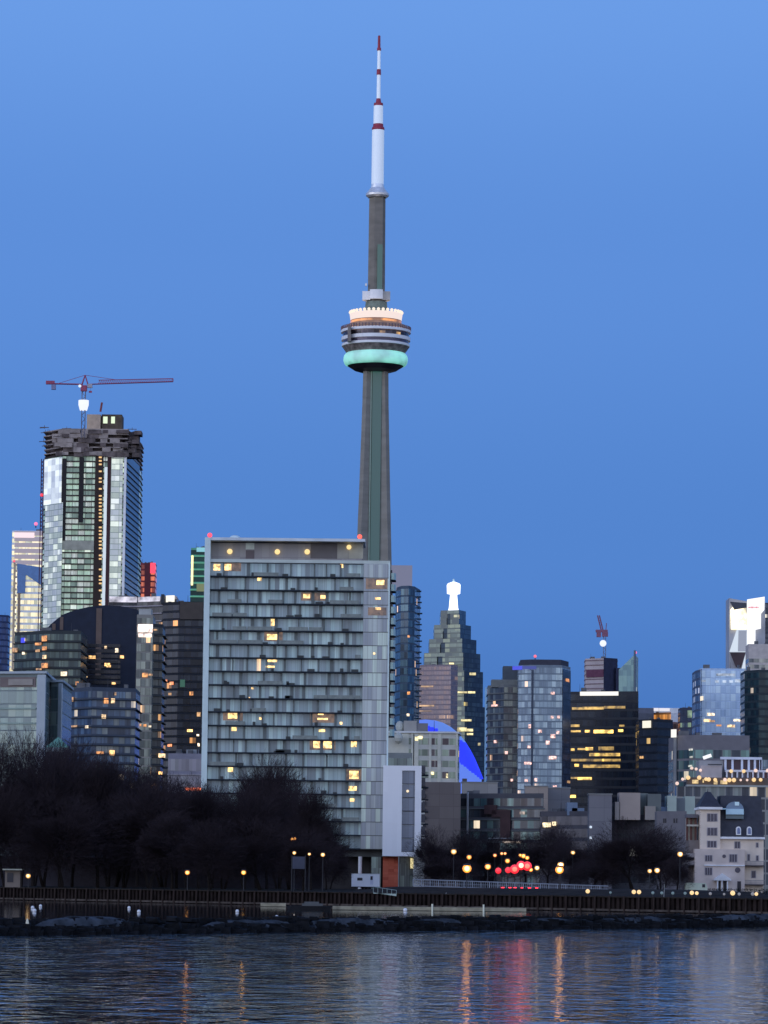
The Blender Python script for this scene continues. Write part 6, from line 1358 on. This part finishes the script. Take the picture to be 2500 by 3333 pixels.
# ------------------------------------------------------------------ park things
d = 735; a, c = at(-70, 2850, d), at(1040, 2850, d)
root = thing('park_shed', 'long low grey lilac building, widened as dark tree shade behind the bare trunks', 'shed', ((a.x+c.x)/2, d+25, LAND))
MB().box(a.x, c.x, d + 30, d + 38, LAND, zat(380, 2796, d + 30)).build('wall', flat('shed_wall_shade', D(42, 42, 57), .9, var=.25, scale=.15), root)  # shed widened and darkened as tree shade over the building feet behind
MB().box(a.x - .5, c.x + .5, d + 29.5, d + 38.5, zat(380, 2796, d + 30) + .003, zat(380, 2791, d + 30)).build('roof', flat('shed_roof', D(40, 42, 54), .9), root)
d = 672; a, c = at(12, 2850, d), at(68, 2850, d)
root = thing('kiosk', 'small pale kiosk with a flat awning at far left under the trees', 'kiosk', ((a.x+c.x)/2, d + 1.5, LAND))
zk = zat(40, 2828, d)
MB().box(a.x + .2, c.x - .2, d + .6, d + 3.4, LAND, zk - .25).build('wall', flat('kiosk_wall', D(84, 78, 84), .8), root)
MB().box(a.x - .2, c.x + .2, d - .3, d + 3.8, zk - .25, zk).build('awning', flat('kiosk_awning', D(120, 124, 130), .8), root)
MB().box(a.x + .6, a.x + 1.7, d + .52, d + .6, LAND + .9, zk - .7).build('hatch', drk, root)
# grey lattice banner on a frame among the trees
d = 640; a, c = at(952, 2810, d), at(992, 2810, d); z0, z1 = zat(970, 2828, d), zat(970, 2788, d)
root = thing('banner', 'grey blue banner stretched on two posts in the dark park', 'banner', ((a.x+c.x)/2, d, LAND))
MB().box(a.x, c.x, d, d + .06, z0, z1).build('cloth', flat('banner_cloth', D(52, 56, 78), .9, var=.2), root)
for x in (a.x - .1, c.x + .1): MB().bar((x, d + .03, LAND), (x, d + .03, z1 + .2), .08, n=6).build('post', pole_m, root)
# white railing along the raised path
root = thing('white_railing', 'long white slatted railing in front of the road and its traffic', 'railing', (at(1660, 2880, 610).x, 610, LAND))
rw = flat('railing_white', D(104, 112, 140), .7)
def RY(px): return 640 - (px - 1340) * .05
mb = MB(); tp = MB()
for k in range(0, 92):
    px = 1345 + k * 6.9; yt = 2862 + (px - 1345) * .035; d = RY(px); p = at(px, yt, d); q = at(px, yt + 21, d)
    mb.bar((p.x, d, q.z), (p.x, d, p.z), .035 if k % 4 else .08)
for f0, f1 in ((0, 0), (21, 21), (10, 10)):
    for k in range(23):
        pa = 1345 + k * 27.6; pb = pa + 27.6; y1 = 2862 + (pa-1345)*.035 + f0; y2 = 2862 + (pb-1345)*.035 + f0
        A = at(pa, y1, RY(pa)); B = at(pb, y2, RY(pb)); tp.bar(A, B, .075 if f0 != 10 else .03)
tp.build('rail', rw, root); o = mb.build('baluster', rw, root); o['kind'] = 'stuff'
mb = MB()
for k in range(24):
    px = 1345 + k * 27.6; d = RY(px); p = at(px, 2880, d); mb.bar((p.x, d + .05, LAND), (p.x, d + .05, zat(px, 2864 + (px-1345)*.035, d)), .06)
mb.build('post_row', flat('railing_post', D(60, 60, 74)), root)['kind'] = 'stuff'
# earth bank carrying the path
mb = MB(); n = 30; rb = random.Random(8)
for i in range(n):
    pa = 1130 + i * 46.0; pb = pa + 46.0
    fa = lambda px: max(0., min(1., (px - 1130) / 150)) 
    A0 = at(pa, 2905, WY(at(pa, 2905, 560).x) + 9); B0 = at(pb, 2905, WY(at(pb, 2905, 560).x) + 9)
    ha = LAND + fa(pa) * .9; hb = LAND + fa(pb) * .9
    mb.face([(A0.x, A0.y, LAND), (B0.x, B0.y, LAND), (B0.x, B0.y + 14, hb), (A0.x, A0.y + 14, ha)])
    mb.face([(A0.x, A0.y + 14, ha), (B0.x, B0.y + 14, hb), (B0.x, 660, hb), (A0.x, 660, ha)])
    mb.face([(A0.x, 660, ha), (B0.x, 660, hb), (B0.x, 690, LAND), (A0.x, 690, LAND)])
struct('grass_bank', mb, flat('bank_grass', (.034, .026, .021, 1), .95, var=.4, scale=.4))
# hedge in front of the chateau house
mb = MB(); rb = random.Random(9); d = 700; x = at(2225, 2890, d).x; xe = at(2560, 2890, d).x
while x < xe:
    for _ in range(70):
        p = Vector((x + rb.uniform(0, 1), d + rb.uniform(0, 1.4), LAND + rb.random() ** .7 * 1.1)); v = Vector((rb.uniform(-1, 1), rb.uniform(-1, 1), rb.uniform(-1, 1))) * .2; u = Vector((rb.uniform(-1, 1), rb.uniform(-1, 1), rb.uniform(-1, 1))) * .2
        mb.face([p, p + v, p + u], [(0, 0)] * 3)
    x += .8
tag(mb.build('hedge', flat('hedge_leaf', (.02, .024, .02, 1), .95, var=.4, scale=1)), 'low dark clipped hedge in front of the chateau house', 'hedge')
# flagpoles / masts by the quay
for px, y0, lb in ((2161, 2878, 'thin pale pole leaning slightly right of the lamp pair'), (1451, 2905, 'thin pale pole on the quay left of the road lights')):
    d = WY(at(px, 2900, 560).x) + 2; p = at(px, y0, d)
    tag(MB().bar((p.x, d, LAND - .01), (p.x + .1, d, p.z), .06, n=6, r2=.04).build('thin_pole', flat('pale_pole', D(110, 114, 130))), lb, 'pole')
